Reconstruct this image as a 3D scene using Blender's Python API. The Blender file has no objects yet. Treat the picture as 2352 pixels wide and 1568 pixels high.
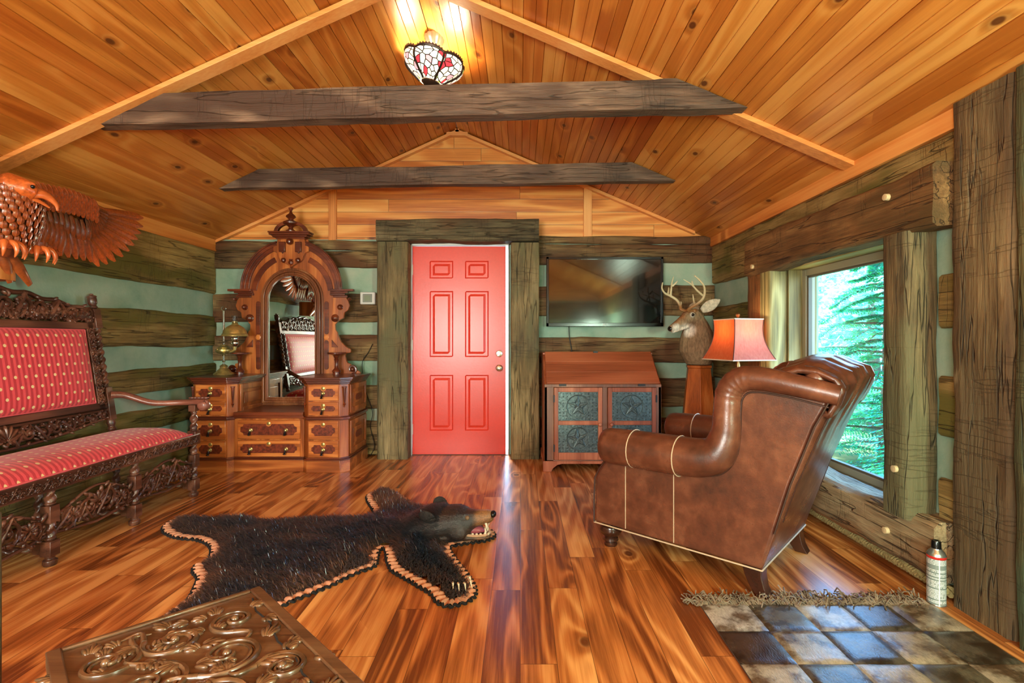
import bpy, bmesh, math, random
from mathutils import Vector as V, Matrix, noise
PI = math.pi
sc = bpy.context.scene
COL = sc.collection

def C(r, g, b):
    f = lambda c: (c / 255 / 12.92) if c <= 10 else ((c / 255 + .055) / 1.055) ** 2.4
    return (f(r), f(g), f(b), 1)

# ------------------------------------------------------------------ camera, sky, sun, fill lights, exposure
cam = bpy.data.cameras.new('camera'); camo = bpy.data.objects.new('camera', cam); COL.objects.link(camo)
camo.location = (0, 0, 1.12); camo.rotation_euler = (PI / 2, 0, 0)
cam.sensor_width = 36; cam.lens = 1150 / 2352 * 36; cam.shift_x = -19 / 2352; cam.shift_y = -4 / 2352
cam.clip_start = .02; sc.camera = camo
sc.view_settings.view_transform = 'Standard'; sc.view_settings.look = 'None'
cy = sc.cycles; cy.max_bounces = 7; cy.diffuse_bounces = 3; cy.glossy_bounces = 3; cy.transmission_bounces = 5; cy.transparent_max_bounces = 8; cy.caustics_reflective = False; cy.caustics_refractive = False; cy.sample_clamp_indirect = 8
sc.view_settings.exposure = 0.70; sc.view_settings.gamma = 1; sc.view_settings.use_curve_mapping = False
w = bpy.data.worlds.new('sky'); sc.world = w; w.use_nodes = True
nt = w.node_tree; bg = nt.nodes['Background']
tc = nt.nodes.new('ShaderNodeTexCoord'); sp = nt.nodes.new('ShaderNodeSeparateXYZ'); rp = nt.nodes.new('ShaderNodeValToRGB')
nt.links.new(tc.outputs['Generated'], sp.inputs[0]); nt.links.new(sp.outputs[2], rp.inputs[0])
rp.color_ramp.elements[0].position = 0; rp.color_ramp.elements[0].color = (.52, .82, 1, 1)
rp.color_ramp.elements[1].position = .6; rp.color_ramp.elements[1].color = (.14, .44, 1, 1)
nt.links.new(rp.outputs[0], bg.inputs[0]); bg.inputs[1].default_value = 9.0

def light(name, typ, loc, power, color, rot=(0, 0, 0), size=None, **kw):
    l = bpy.data.lights.new(name, typ); o = bpy.data.objects.new(name, l); COL.objects.link(o)
    o.location = loc; o.rotation_euler = rot; l.energy = power; l.color = color
    if size is not None:
        if typ == 'AREA':
            l.shape = 'RECTANGLE'; l.size, l.size_y = size
        elif typ == 'POINT' or typ == 'SPOT': l.shadow_soft_size = size
        elif typ == 'SUN': l.angle = size
    for k, v in kw.items(): setattr(l, k, v)
    return o
def aim(o, d): o.rotation_euler = V(d).to_track_quat('-Z', 'Y').to_euler(); return o
aim(light('sun', 'SUN', (0, 9, 8), 15.0, (1, .97, .92), size=math.radians(14)), (.13, -1, -.95))
# unseen area fill added in front of the wall behind the camera
aim(light('front_area_fill', 'AREA', (-1.1, -2.33, 1.3), 250, (.95, 1, .90), size=(2.3, 1.3)), (.16, 1, .06))
# unseen point fills added behind the camera: warm overhead, greenish for the left wall
light('rear_warm_fill', 'POINT', (-.614, -.9, 2.35), 34, (1, .82, .60), size=.12)
light('left_wall_fill', 'POINT', (1.45, -.55, 1.2), 195, (.72, 1, .76), size=.16)

# ------------------------------------------------------------------ helpers
class G:
    def __init__(s): s.v = []; s.f = []; s.uv = None; s.col = None
    def add(s, vs, fs):
        o = len(s.v); s.v += [V(p) for p in vs]; s.f += [tuple(i + o for i in f) for f in fs]; return o
    def box(s, x0, x1, y0, y1, z0, z1):
        return s.add([(x0,y0,z0),(x1,y0,z0),(x1,y1,z0),(x0,y1,z0),(x0,y0,z1),(x1,y0,z1),(x1,y1,z1),(x0,y1,z1)],
                     [(3,2,1,0),(4,5,6,7),(0,1,5,4),(1,2,6,5),(2,3,7,6),(3,0,4,7)])
    def loft(s, rings, cap=True, closed=False):
        n = len(rings[0]); o = len(s.v)
        for r in rings: s.v += [V(p) for p in r]
        m = len(rings)
        for i in range(m if closed else m - 1):
            a = o + i * n; b = o + ((i + 1) % m) * n
            for j in range(n):
                k = (j + 1) % n
                s.f.append((a + j, a + k, b + k, b + j))
        if cap and not closed:
            s.f.append(tuple(o + j for j in range(n))[::-1]); s.f.append(tuple(o + (m - 1) * n + j for j in range(n)))
    def tube(s, pts, r, n=8, cap=True, closed=False, flat=None, nrm=None):
        pts = [V(p) for p in pts]; m = len(pts)
        rr = r if isinstance(r, (list, tuple)) else [r] * m
        up = V(nrm) if nrm else None; rings = []
        prev = None
        for i in range(m):
            if closed: t = pts[(i + 1) % m] - pts[i - 1]
            else: t = pts[min(i + 1, m - 1)] - pts[max(i - 1, 0)]
            if t.length < 1e-9: t = V((0, 0, 1))
            t.normalize()
            if up is not None: a = up - t * up.dot(t)
            elif prev is None: a = t.orthogonal()
            else: a = prev - t * prev.dot(t)
            if a.length < 1e-6: a = t.orthogonal()
            a.normalize(); prev = a; b = t.cross(a)
            f = 1 if flat is None else flat
            rings.append([pts[i] + (a * math.cos(q) * f + b * math.sin(q)) * rr[i] for q in [2 * PI * j / n for j in range(n)]])
        s.loft(rings, cap, closed)
    def lathe(s, prof, c=(0, 0, 0), n=20, M=None):
        rings = [[V((max(r, 1e-4) * math.cos(2*PI*j/n), max(r, 1e-4) * math.sin(2*PI*j/n), z)) for j in range(n)] for r, z in prof]
        c = V(c)
        rings = [[(M @ p if M else p) + c for p in q] for q in rings]
        s.loft(rings)
    def lathe_to(s, p0, p1, prof, n=16):   # profile (r, t 0..1) spun about the line p0-p1
        p0 = V(p0); d = V(p1) - p0; L = d.length
        M = d.to_track_quat('Z', 'Y').to_matrix()
        s.lathe([(r, t * L) for r, t in prof], p0, n, M)
    def prism(s, poly, fn, d0, d1):
        n = len(poly)
        vs = [fn(u, v, d0) for u, v in poly] + [fn(u, v, d1) for u, v in poly]
        s.add(vs, [tuple(range(n))[::-1], tuple(range(n, 2 * n))] + [(i, (i+1) % n, n + (i+1) % n, n + i) for i in range(n)])
    def grid(s, fn, nu, nv):
        o = len(s.v)
        for i in range(nu + 1):
            for j in range(nv + 1): s.v.append(V(fn(i / nu, j / nv)))
        for i in range(nu):
            for j in range(nv):
                a = o + i * (nv + 1) + j
                s.f.append((a, a + nv + 1, a + nv + 2, a + 1))
    def ell(s, c, ax, nu=10, nv=6):     # ellipsoid with three axis vectors
        c = V(c); a, b, d = [V(q) for q in ax]
        rings = []
        for i in range(nv + 1):
            th = PI * i / nv; sr = max(math.sin(th), .02)
            rings.append([c + a * (sr * math.cos(2*PI*j/nu)) + b * (sr * math.sin(2*PI*j/nu)) + d * math.cos(th) for j in range(nu)])
        s.loft(rings)
    def ball(s, c, r, nu=12, nv=8): s.ell(c, ((r,0,0),(0,r,0),(0,0,r)), nu, nv)
    def mesh(s, name, root=None, local=False):
        me = bpy.data.meshes.new(name)
        vs = s.v
        if root is not None and not local:
            Mi = (Matrix.Translation(root.location) @ Matrix.Rotation(root.rotation_euler.z, 4, 'Z')).inverted()
            vs = [Mi @ p for p in s.v]
        me.from_pydata([tuple(p) for p in vs], [], s.f); me.update()
        bm = bmesh.new(); bm.from_mesh(me); bmesh.ops.recalc_face_normals(bm, faces=bm.faces); bm.to_mesh(me); bm.free()
        if s.uv:
            l = me.uv_layers.new(name='UVMap')
            for lp in me.loops: l.data[lp.index].uv = s.uv(s.v[lp.vertex_index])
        if s.col:
            a = me.color_attributes.new('Col', 'FLOAT_COLOR', 'POINT')
            for i, p in enumerate(s.v): a.data[i].color = s.col(p) if callable(s.col) else s.col[i]
        return me
    def obj(s, name, mat, parent=None, smooth=35, bevel=0, seg=2, local=False, label=None, sub=0, kind=None):
        root = parent
        while root is not None and root.parent is not None: root = root.parent
        me = s.mesh(name, root, local)
        if smooth:
            me.shade_smooth(); me.set_sharp_from_angle(angle=math.radians(smooth))
        me.materials.append(mat)
        o = bpy.data.objects.new(name, me); COL.objects.link(o)
        if parent is not None: o.parent = parent
        if bevel:
            m = o.modifiers.new('bevel', 'BEVEL'); m.width = bevel; m.segments = seg; m.limit_method = 'ANGLE'; m.angle_limit = math.radians(40)
            m.use_clamp_overlap = True
        if sub:
            m = o.modifiers.new('sub', 'SUBSURF'); m.levels = sub; m.render_levels = sub
        if label: o['label'] = label
        if kind: o['kind'] = kind
        return o

def thing(name, label, cat, loc=(0, 0, 0), rotz=0, group=None):
    o = bpy.data.objects.new(name, None); COL.objects.link(o); o.empty_display_size = .1
    o.location = loc; o.rotation_euler = (0, 0, rotz); o['label'] = label; o['category'] = cat
    if group: o['group'] = group
    return o
def tag(o, label, cat, group=None):
    o['label'] = label; o['category'] = cat
    if group: o['group'] = group
    return o
def struct(o): o['kind'] = 'structure'; return o

def fuse(o, voxel, it=4, fac=.5, col=None):
    """one continuous skin: voxel remesh of the overlapping volumes, smoothed"""
    m = o.modifiers.new('r', 'REMESH'); m.mode = 'VOXEL'; m.voxel_size = voxel
    m2 = o.modifiers.new('s', 'SMOOTH'); m2.iterations = it; m2.factor = fac
    dg = bpy.context.evaluated_depsgraph_get(); dg.update()
    me = bpy.data.meshes.new_from_object(o.evaluated_get(dg)); old = o.data; mats = list(old.materials)
    o.modifiers.clear(); me.materials.clear()
    for q in mats: me.materials.append(q)
    o.data = me; me.name = o.name; me.shade_smooth()
    if col:
        a = me.color_attributes.new('Col', 'FLOAT_COLOR', 'POINT')
        for i, p in enumerate(me.vertices): a.data[i].color = col(p.co)
    return o

def spline(pts, n, closed=False):
    pts = [V(p) for p in pts]; m = len(pts); out = []
    segs = m if closed else m - 1
    for i in range(segs):
        if closed: p0, p1, p2, p3 = pts[i-1], pts[i], pts[(i+1) % m], pts[(i+2) % m]
        else: p0, p1, p2, p3 = pts[max(i-1, 0)], pts[i], pts[i+1], pts[min(i+2, m-1)]
        for k in range(n):
            t = k / n
            out.append(.5 * ((2*p1) + (p2-p0)*t + (2*p0-5*p1+4*p2-p3)*t*t + (3*p1-p0-3*p2+p3)*t**3))
    if not closed: out.append(pts[-1])
    return out

# ------------------------------------------------------------------ materials
class Mat:
    def __init__(s, name):
        s.m = bpy.data.materials.new(name); s.m.use_nodes = True; s.t = s.m.node_tree; s.b = s.t.nodes['Principled BSDF']
    def st(s, sock, v):
        if isinstance(v, bpy.types.NodeSocket): s.t.links.new(v, sock)
        else: sock.default_value = v
    def n(s, typ, ins=None, **kw):
        nd = s.t.nodes.new(typ)
        for k, v in kw.items(): setattr(nd, k, v)
        for k, v in (ins or {}).items(): s.st(nd.inputs[k], v)
        return nd
    def ma(s, op, a, b=0.0, c=None, clamp=False):
        nd = s.n('ShaderNodeMath', {0: a, 1: b}, operation=op, use_clamp=clamp)
        if c is not None: s.st(nd.inputs[2], c)
        return nd.outputs[0]
    def mix(s, f, a, b, mode='MIX'):
        nd = s.n('ShaderNodeMix', {0: f, 6: a, 7: b}, data_type='RGBA', blend_type=mode); return nd.outputs[2]
    def ramp(s, f, stops, interp='LINEAR'):
        nd = s.n('ShaderNodeValToRGB', {0: f}); cr = nd.color_ramp; cr.interpolation = interp
        while len(cr.elements) < len(stops): cr.elements.new(.5)
        for e, (p, c) in zip(cr.elements, stops): e.position = p; e.color = c if not isinstance(c, (int, float)) else (c, c, c, 1)
        return nd.outputs[0]
    def mr(s, v, a, b, c=0.0, d=1.0, smooth=True):
        nd = s.n('ShaderNodeMapRange', {0: v, 1: a, 2: b, 3: c, 4: d}); nd.interpolation_type = 'SMOOTHSTEP' if smooth else 'LINEAR'; return nd.outputs[0]
    def noise(s, vec, scale=1.0, detail=3.0, rough=.5, dist=0.0):
        return s.n('ShaderNodeTexNoise', {'Vector': vec, 'Scale': scale, 'Detail': detail, 'Roughness': rough, 'Distortion': dist}).outputs[0]
    def comb(s, x, y, z): return s.n('ShaderNodeCombineXYZ', {0: x, 1: y, 2: z}).outputs[0]
    def coord(s, which='Object'): return s.n('ShaderNodeTexCoord').outputs[which]
    def sep(s, v):
        nd = s.n('ShaderNodeSeparateXYZ', {0: v}); return nd.outputs[0], nd.outputs[1], nd.outputs[2]
    def scale(s, v, k):
        return s.n('ShaderNodeVectorMath', {0: v, 1: k}, operation='MULTIPLY').outputs[0]
    def fin(s, color=None, rough=None, bump=None, bs=.3, bd=.01, metal=0, spec=.5, coat=0, coatr=.1, sheen=0, emit=None, es=0):
        b = s.b
        if color is not None: s.st(b.inputs['Base Color'], color)
        if rough is not None: s.st(b.inputs['Roughness'], rough)
        b.inputs['Metallic'].default_value = metal; b.inputs['Specular IOR Level'].default_value = spec
        b.inputs['Coat Weight'].default_value = coat; b.inputs['Coat Roughness'].default_value = coatr
        if sheen: b.inputs['Sheen Weight'].default_value = sheen
        if bump is not None:
            nd = s.n('ShaderNodeBump', {'Height': bump, 'Strength': bs, 'Distance': bd}); s.t.links.new(nd.outputs[0], b.inputs['Normal'])
        if emit is not None: s.st(b.inputs['Emission Color'], emit); s.st(b.inputs['Emission Strength'], es)
        return s.m

def axes(m, axis, coord):
    x, y, z = m.sep(m.coord(coord))
    return {'x': (y, z, x), 'y': (x, z, y), 'z': (x, y, z)}[axis]

def wood(name, dark, mid, lite, axis='z', coord='Object', plank=None, rough=.42, knots=0.0, knotcol=None, spread=.35, seam=0.0,
         rings=24.0, k=1.0, bump=.12, spec=.5, coat=0, stagger=1.0, off=0.0, streak=0.0, hue=None, kscale=3.2):
    m = Mat(name); a, b, l = axes(m, axis, coord); rnd = None
    if plank:
        pw, pl = plank
        ai = m.ma('FLOOR', m.ma('DIVIDE', a, pw)); r0 = m.n('ShaderNodeTexWhiteNoise', {'W': ai}, noise_dimensions='1D').outputs[0]
        l2 = m.ma('ADD', m.ma('SUBTRACT', l, off), m.ma('MULTIPLY', r0, pl * stagger))
        ci = m.ma('FLOOR', m.ma('DIVIDE', l2, pl))
        rn = m.n('ShaderNodeTexWhiteNoise', {'Vector': m.comb(ai, ci, 3.3)}, noise_dimensions='3D'); rnd = rn.outputs[0]
        b = m.ma('ADD', b, m.ma('MULTIPLY', rnd, 37.0)); lk = m.ma('ADD', l, m.ma('MULTIPLY', rnd, 11.0))
        fa = m.ma('ABSOLUTE', m.ma('SUBTRACT', m.ma('FRACT', m.ma('DIVIDE', a, pw)), .5))
        fl = m.ma('ABSOLUTE', m.ma('SUBTRACT', m.ma('FRACT', m.ma('DIVIDE', l2, pl)), .5))
    else: lk = l
    low = m.noise(m.comb(m.ma('MULTIPLY', a, 2.6 * k), m.ma('MULTIPLY', b, 2.6 * k), m.ma('MULTIPLY', lk, .35 * k)), 1, 2, .45)
    ph = m.ma('MULTIPLY', low, rings * 2.2)
    if knots:
        vo = m.n('ShaderNodeTexVoronoi', {'Vector': m.comb(m.ma('MULTIPLY', a, kscale), m.ma('MULTIPLY', lk, kscale * .62), 0.0), 'Scale': 1.0, 'Randomness': .9}, voronoi_dimensions='2D')
        en = m.ma('GREATER_THAN', m.sep(vo.outputs['Color'])[0], 1 - knots); d = vo.outputs['Distance']
        ph = m.ma('ADD', ph, m.ma('MULTIPLY', m.ma('MULTIPLY', en, m.ma('POWER', 2.718, m.ma('MULTIPLY', d, -9.0))), 16.0))
    ring = m.ma('MULTIPLY_ADD', m.ma('SINE', ph), .5, .5)
    ring = m.ma('POWER', ring, 2.0)
    fine = m.noise(m.comb(m.ma('MULTIPLY', a, 70 * k), m.ma('MULTIPLY', b, 70 * k), m.ma('MULTIPLY', lk, 2.2 * k)), 1, 4, .6)
    t = m.ma('ADD', m.ma('MULTIPLY', ring, .34), m.ma('MULTIPLY', fine, .62))
    if streak:
        st = m.noise(m.comb(m.ma('MULTIPLY', a, 14 * k), m.ma('MULTIPLY', b, 14 * k), m.ma('MULTIPLY', lk, .5 * k)), 1, 3, .6)
        t = m.ma('ADD', t, m.ma('MULTIPLY', m.ma('SUBTRACT', st, .5), streak))
    if rnd is not None: t = m.ma('ADD', t, m.ma('MULTIPLY', m.ma('SUBTRACT', rnd, .5), spread))
    col = m.ramp(t, [(.12, dark), (.45, mid), (.8, lite)])
    if hue is not None and rnd is not None:
        col = m.mix(m.ma('MULTIPLY', rn.outputs[1] if False else m.sep(rn.outputs[1])[1], .55), col, hue, 'MULTIPLY')
    if knots:
        kn = m.ma('MULTIPLY', en, m.mr(d, .045, .085, 1, 0)); halo = m.ma('MULTIPLY', en, m.mr(d, .08, .2, .5, 0))
        kc = knotcol or C(70, 32, 12)
        col = m.mix(halo, col, m.mix(.6, col, kc)); col = m.mix(m.ma('MULTIPLY', kn, .85), col, kc)
    h = t
    if seam:
        sm = m.ma('MAXIMUM', m.mr(fa, .5 - seam / pw, .5, 0, 1), m.mr(fl, .5 - seam / pl, .5, 0, 1))
        col = m.mix(m.ma('MULTIPLY', sm, .75), col, C(40, 20, 10)); h = m.ma('SUBTRACT', t, sm)
    return m.fin(col, rough, h, bump, .006, spec=spec, coat=coat)

def hewn(name, dark, mid, lite, axis='x', tint=None, rough=.75, bump=.8, marks=1.0):
    m = Mat(name); a, b, l = axes(m, axis, 'Object')
    def q(ka, kl, d=4, r=.6): return m.noise(m.comb(m.ma('MULTIPLY', a, ka), m.ma('MULTIPLY', b, ka), m.ma('MULTIPLY', l, kl)), 1, d, r)
    fine = q(55, 4.5, 5, .65); mid_n = q(9, 1.6, 4, .6); big = q(2.2, 1.1, 3, .5); adze = q(3.0, 26, 2, .5); crack = q(15, .8, 3, .5)
    t = m.ma('ADD', m.ma('MULTIPLY', fine, .55), m.ma('ADD', m.ma('MULTIPLY', mid_n, .4), m.ma('MULTIPLY', m.ma('SUBTRACT', big, .5), .9)))
    col = m.ramp(t, [(.22, dark), (.47, mid), (.74, lite)])
    if tint: col = m.mix(m.mr(q(3.1, 1.3, 2), .45, .62), col, tint)
    ck = m.ma('ABSOLUTE', m.ma('SUBTRACT', crack, .5)); cm = m.mr(ck, .0, .016, 1, 0)
    ad = m.mr(m.ma('ABSOLUTE', m.ma('SUBTRACT', adze, .52)), .0, .03, 1, 0)
    col = m.mix(m.ma('MULTIPLY', cm, .55), col, C(24, 17, 12)); ad = m.ma('MULTIPLY', ad, m.mr(q(1.7, 2.6, 2), .48, .60))
    col = m.mix(m.ma('MULTIPLY', ad, .30 * marks), col, C(36, 26, 18))
    h = m.ma('SUBTRACT', m.ma('ADD', m.ma('MULTIPLY', fine, .9), m.ma('MULTIPLY', mid_n, .8)), m.ma('ADD', m.ma('MULTIPLY', cm, .9), m.ma('MULTIPLY', ad, .2 * marks)))
    return m.fin(col, rough, h, bump, .012, spec=.35)

def plain(name, col, rough=.5, metal=0, var=.0, scale=30, bump=0, bs=.2, spec=.5, coat=0, sheen=0, coatr=.1):
    m = Mat(name)
    if var or bump:
        nz = m.noise(m.coord('Object'), scale, 4, .6)
        c = m.mix(m.mr(nz, .3, .7), tuple(q * (1 - var) for q in col[:3]) + (1,), tuple(min(q * (1 + var), 1) for q in col[:3]) + (1,))
        return m.fin(c, rough, nz if bump else None, bs, .01, metal, spec, coat, coatr, sheen)
    return m.fin(col, rough, None, metal=metal, spec=spec, coat=coat, sheen=sheen, coatr=coatr)

def vcol(name, rough=.6, scale=120, bs=.3, spec=.4, var=.25, coat=0, stretch=(1, 1, 1), metal=0):
    m = Mat(name); a = m.n('ShaderNodeAttribute', attribute_name='Col').outputs[0]
    nz = m.noise(m.scale(m.coord('Object'), stretch), scale, 4, .65)
    c = m.mix(m.mr(nz, .3, .7), m.mix(1.0, a, (1 - var,) * 3 + (1,), 'MULTIPLY'), m.mix(1.0, a, (1 + var,) * 3 + (1,), 'MULTIPLY'))
    return m.fin(c, rough, nz, bs, .006, spec=spec, coat=coat, metal=metal)

pine_c = wood('pine_ceiling', C(176, 100, 36), C(206, 130, 54), C(222, 156, 78), 'y', 'UV', (.1375, 6), .35, .36, C(78, 34, 14), .5, stagger=0, off=2.81 - 6, spec=.4, hue=C(222, 166, 130), bump=.05, kscale=4.4)
pine_g = wood('pine_gable', C(176, 92, 36), C(222, 142, 68), C(238, 176, 100), 'y', 'UV', (.125, 2.6), .38, .22, C(88, 38, 14), .35, .004, bump=.2, stagger=.6)
pine_x = wood('pine_trim', C(176, 92, 36), C(224, 140, 66), C(238, 172, 96), 'y', rough=.4, spread=.2, rings=9, knots=.12)
floor_m = wood('laminate', C(120, 64, 30), C(200, 124, 62), C(240, 176, 104), 'y', 'UV', (.128, 1.22), .25, .2, C(96, 46, 20), .40, .0022, rings=34, streak=.55, bump=.06, k=1.3, hue=C(214, 186, 172), spec=.5)
log_x = hewn('log_x', C(52, 38, 24), C(118, 92, 58), C(170, 142, 94), 'x', C(96, 62, 36))
log_y = hewn('log_y', C(56, 44, 24), C(134, 110, 62), C(184, 158, 98), 'y', C(100, 92, 40))
post_z = hewn('post_z', C(56, 46, 30), C(122, 104, 70), C(172, 152, 108), 'z', C(100, 94, 64))
beam_x = hewn('beam_x', C(44, 34, 28), C(104, 80, 64), C(160, 130, 106), 'x', C(74, 52, 40), .6, .6)
lintel_y = hewn('lintel_y', C(50, 34, 18), C(116, 82, 46), C(164, 124, 76), 'y', C(88, 66, 36))
chink_m = Mat('chinking'); _n = chink_m.noise(chink_m.coord('Object'), 3, 5, .6); _f = chink_m.noise(chink_m.coord('Object'), 40, 4, .6)
chink = chink_m.fin(chink_m.ramp(_n, [(.3, C(118, 152, 130)), (.55, C(150, 174, 152)), (.75, C(172, 182, 160))]), .8, _f, .25, .01)
walnut = wood('walnut', C(96, 42, 16), C(168, 88, 38), C(206, 126, 62), 'x', rough=.32, rings=16, k=1.6, coat=.2)
walnut_z = wood('walnut_upright', C(96, 42, 16), C(172, 90, 38), C(206, 126, 62), 'z', rough=.32, rings=16, k=1.6, coat=.2)
walnut_d = wood('walnut_dark', C(52, 18, 8), C(104, 44, 22), C(138, 66, 34), 'x', rough=.3, rings=10, k=2, coat=.25)
burl = plain('burl_inlay', C(112, 46, 24), .35, var=.5, scale=50)
oak_d = wood('carved_oak', C(34, 18, 12), C(84, 48, 34), C(122, 78, 58), 'y', rough=.36, rings=14, k=2, coat=.25)
oak_t = wood('carved_table_oak', C(48, 30, 18), C(92, 62, 40), C(118, 86, 58), 'x', rough=.34, rings=7, k=2, coat=.25)
red_paint = plain('red_door_paint', C(222, 62, 46), .28, var=.03, scale=60, bump=1, bs=.05)
white_p = plain('white_paint', C(206, 206, 200), .4)
brass = plain('brass', C(200, 174, 104), .28, .75, .15, 25)
brass_old = plain('aged_brass', C(178, 160, 100), .3, .75, .3, 30)
nickel = plain('nickel', C(210, 204, 186), .2, 1)
black_g = plain('black_gloss', C(14, 14, 14), .2)
black_m = plain('black_matte', C(18, 17, 16), .55)
# ------------------------------------------------------------------ the setting
XL, XR, YB, YF = -3.0, 1.90, 4.90, -2.4
RX, RZ = -.614, 3.18
SL, SR = .464, .435
def ceil_z(x): return RZ - (SL * (RX - x) if x < RX else SR * (x - RX))

def hewn_box(g, x0, x1, y0, y1, z0, z1, axis, seed, amp=.006, wav=.010, seg=.06, rnd=.012, cut0=None, cut1=None):
    if axis == 'x': (A, B, L) = ((y0, y1), (z0, z1), (x0, x1)); put = lambda a, b, l: V((l, a, b))
    elif axis == 'y': (A, B, L) = ((x0, x1), (z0, z1), (y0, y1)); put = lambda a, b, l: V((a, l, b))
    else: (A, B, L) = ((x0, x1), (y0, y1), (z0, z1)); put = lambda a, b, l: V((a, b, l))
    ca, cb = sum(A) / 2, sum(B) / 2; ha, hb = (A[1] - A[0]) / 2, (B[1] - B[0]) / 2
    sec = []
    def edge(p, q, n):
        for i in range(n): sec.append((p[0] + (q[0]-p[0]) * i / n, p[1] + (q[1]-p[1]) * i / n))
    r = min(rnd, ha * .4, hb * .4); na = max(2, int(ha * 2 / .035)); nb = max(2, int(hb * 2 / .035))
    edge((-ha + r, -hb), (ha - r, -hb), na); edge((ha - r, -hb), (ha, -hb + r), 1)
    edge((ha, -hb + r), (ha, hb - r), nb); edge((ha, hb - r), (ha - r, hb), 1)
    edge((ha - r, hb), (-ha + r, hb), na); edge((-ha + r, hb), (-ha, hb - r), 1)
    edge((-ha, hb - r), (-ha, -hb + r), nb); edge((-ha, -hb + r), (-ha + r, -hb), 1)
    n = max(3, int((L[1] - L[0]) / seg)); rings = []
    for i in range(n + 1):
        l = L[0] + (L[1] - L[0]) * i / n
        top = wav * noise.noise(V((l * 1.9, seed * 7.1, 0))) * 1.5; bot = wav * noise.noise(V((l * 1.7, seed * 3.3, 5))) * 1.5
        ring = []
        for a, b in sec:
            bb = b + (top if b > 0 else bot) * abs(b) / hb
            d = noise.noise(V((a * 9 + seed, bb * 9, l * 5))) * amp + noise.noise(V((a * 30, bb * 30 + seed, l * 14))) * amp * .5
            k = 1 + d / max(.04, math.hypot(a, bb))
            ll = l
            if cut0 and i == 0: ll += cut0(bb + cb)
            if cut1 and i == n: ll += cut1(bb + cb)
            ring.append(put(ca + a * k, cb + bb * k, ll))
        rings.append(ring)
    g.loft(rings)

# floor
g = G(); g.add([(XL - .1, YF - .1, 0), (XR + .3, YF - .1, 0), (XR + .3, YB + .15, 0), (XL - .1, YB + .15, 0)], [(0, 1, 2, 3)])
g.add([(XL - .1, YF - .1, -.1), (XR + .3, YF - .1, -.1), (XR + .3, YB + .15, -.1), (XL - .1, YB + .15, -.1)], [(3, 2, 1, 0)])
g.uv = lambda p: (p.x, p.y); struct(g.obj('floor', floor_m, smooth=0))

# ceiling: tongue-and-groove boards with real grooves, two slopes
g = G(); bw = .1375; uvs = []
for side in (-1, 1):
    S = SL if side < 0 else SR; L = math.hypot(1, S); xe = XL - .12 if side < 0 else XR + .28
    length = abs(xe - RX) * L; prof = []; u = 0
    while u < length:
        prof += [(u, -.007), (u + .003, 0), (u + bw * .52, 0), (u + bw * .52 + .0025, -.004), (u + bw * .52 + .005, 0), (u + bw - .003, 0)]
        u += bw
    prof = [p for p in prof if p[0] <= length] + [(length, 0)]
    o = len(g.v)
    for uu, d in prof:
        x = RX + side * uu / L; z = RZ - S * uu / L
        nx, nz = -side * S / L, -1 / L
        for y in (YF - .1, 2.81, YB + .15):
            g.v.append(V((x + nx * d, y, z + nz * d))); uvs.append((uu + (20 if side > 0 else 10) * bw * 1.0, y))
    for i in range(len(prof) - 1):
        for k in range(2):
            a = o + i * 3 + k; g.f.append((a, a + 1, a + 4, a + 3))
me_uv = uvs
me = g.mesh('ceiling'); l = me.uv_layers.new(name='UVMap')
for lp in me.loops: l.data[lp.index].uv = me_uv[lp.vertex_index]
me.materials.append(pine_c); o = bpy.data.objects.new('ceiling', me); COL.objects.link(o); struct(o)
# unseen roof slab added above the boards to block outside light
g = G(); e = .06
for side in (-1, 1):
    S = SL if side < 0 else SR; xe = XL - .6 if side < 0 else XR + .75
    g.add([(RX, YF - .4, RZ + e), (xe, YF - .4, RZ - S * abs(xe - RX) + e), (xe, YB + .5, RZ - S * abs(xe - RX) + e), (RX, YB + .5, RZ + e),
           (RX, YF - .4, RZ + e + .08), (xe, YF - .4, RZ - S * abs(xe - RX) + e + .08), (xe, YB + .5, RZ - S * abs(xe - RX) + e + .08), (RX, YB + .5, RZ + e + .08)],
          [(0,1,2,3), (4,5,6,7), (0,1,5,4), (1,2,6,5), (2,3,7,6), (3,0,4,7)])
o = g.obj('ceiling_light_block', plain('light_block', C(90, 70, 55), .9), smooth=0); struct(o)

# walls: chinked core plus hewn logs
def wall(name, boxes, polys=()):
    g = G()
    for b in boxes: g.box(*b)
    return struct(g.obj(name, chink, smooth=0))
wl = wall('wall_left', [(XL - .2, XL, YF - .2, YB + .2, -.05, 2.09)])
WY0, WY1, WZ0, WZ1 = 2.42, 3.56, .20, 1.63     # opening of the picture window
wr = wall('wall_right', [(XR, XR + .22, YF - .2, WY0, -.05, 2.12), (XR, XR + .22, WY1, YB + .2, -.05, 2.12),
                         (XR, XR + .22, WY0, WY1, -.05, WZ0), (XR, XR + .22, WY0, WY1, WZ1, 2.12)])
DX0, DX1, DZ = -1.062, -.118, 2.055           # door opening
wb = wall('wall_back', [(XL - .2, DX0, YB, YB + .2, -.05, 2.1), (DX1, XR + .22, YB, YB + .2, -.05, 2.1), (DX0, DX1, YB, YB + .2, DZ, 2.1)])
wf = wall('wall_front', [(XL - .2, XR + .22, YF - .2, YF, -.05, 2.1)])
for yy, nm, wp in ((YB + .02, 'gable', wb), (YF - .03, 'gable', wf)):
    g = G(); fn = lambda u, v, d, yy=yy: (u, yy + d, v)
    g.prism([(XL - .1, 2.05), (XR + .2, 2.05), (XR + .2, ceil_z(XR + .2) + .03), (RX, RZ + .03), (XL - .1, ceil_z(XL - .1) + .03)], fn, 0, .1)
    g.uv = lambda p: (p.z, p.x); o = g.obj('gable_boards', pine_g, wp, smooth=0)

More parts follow.
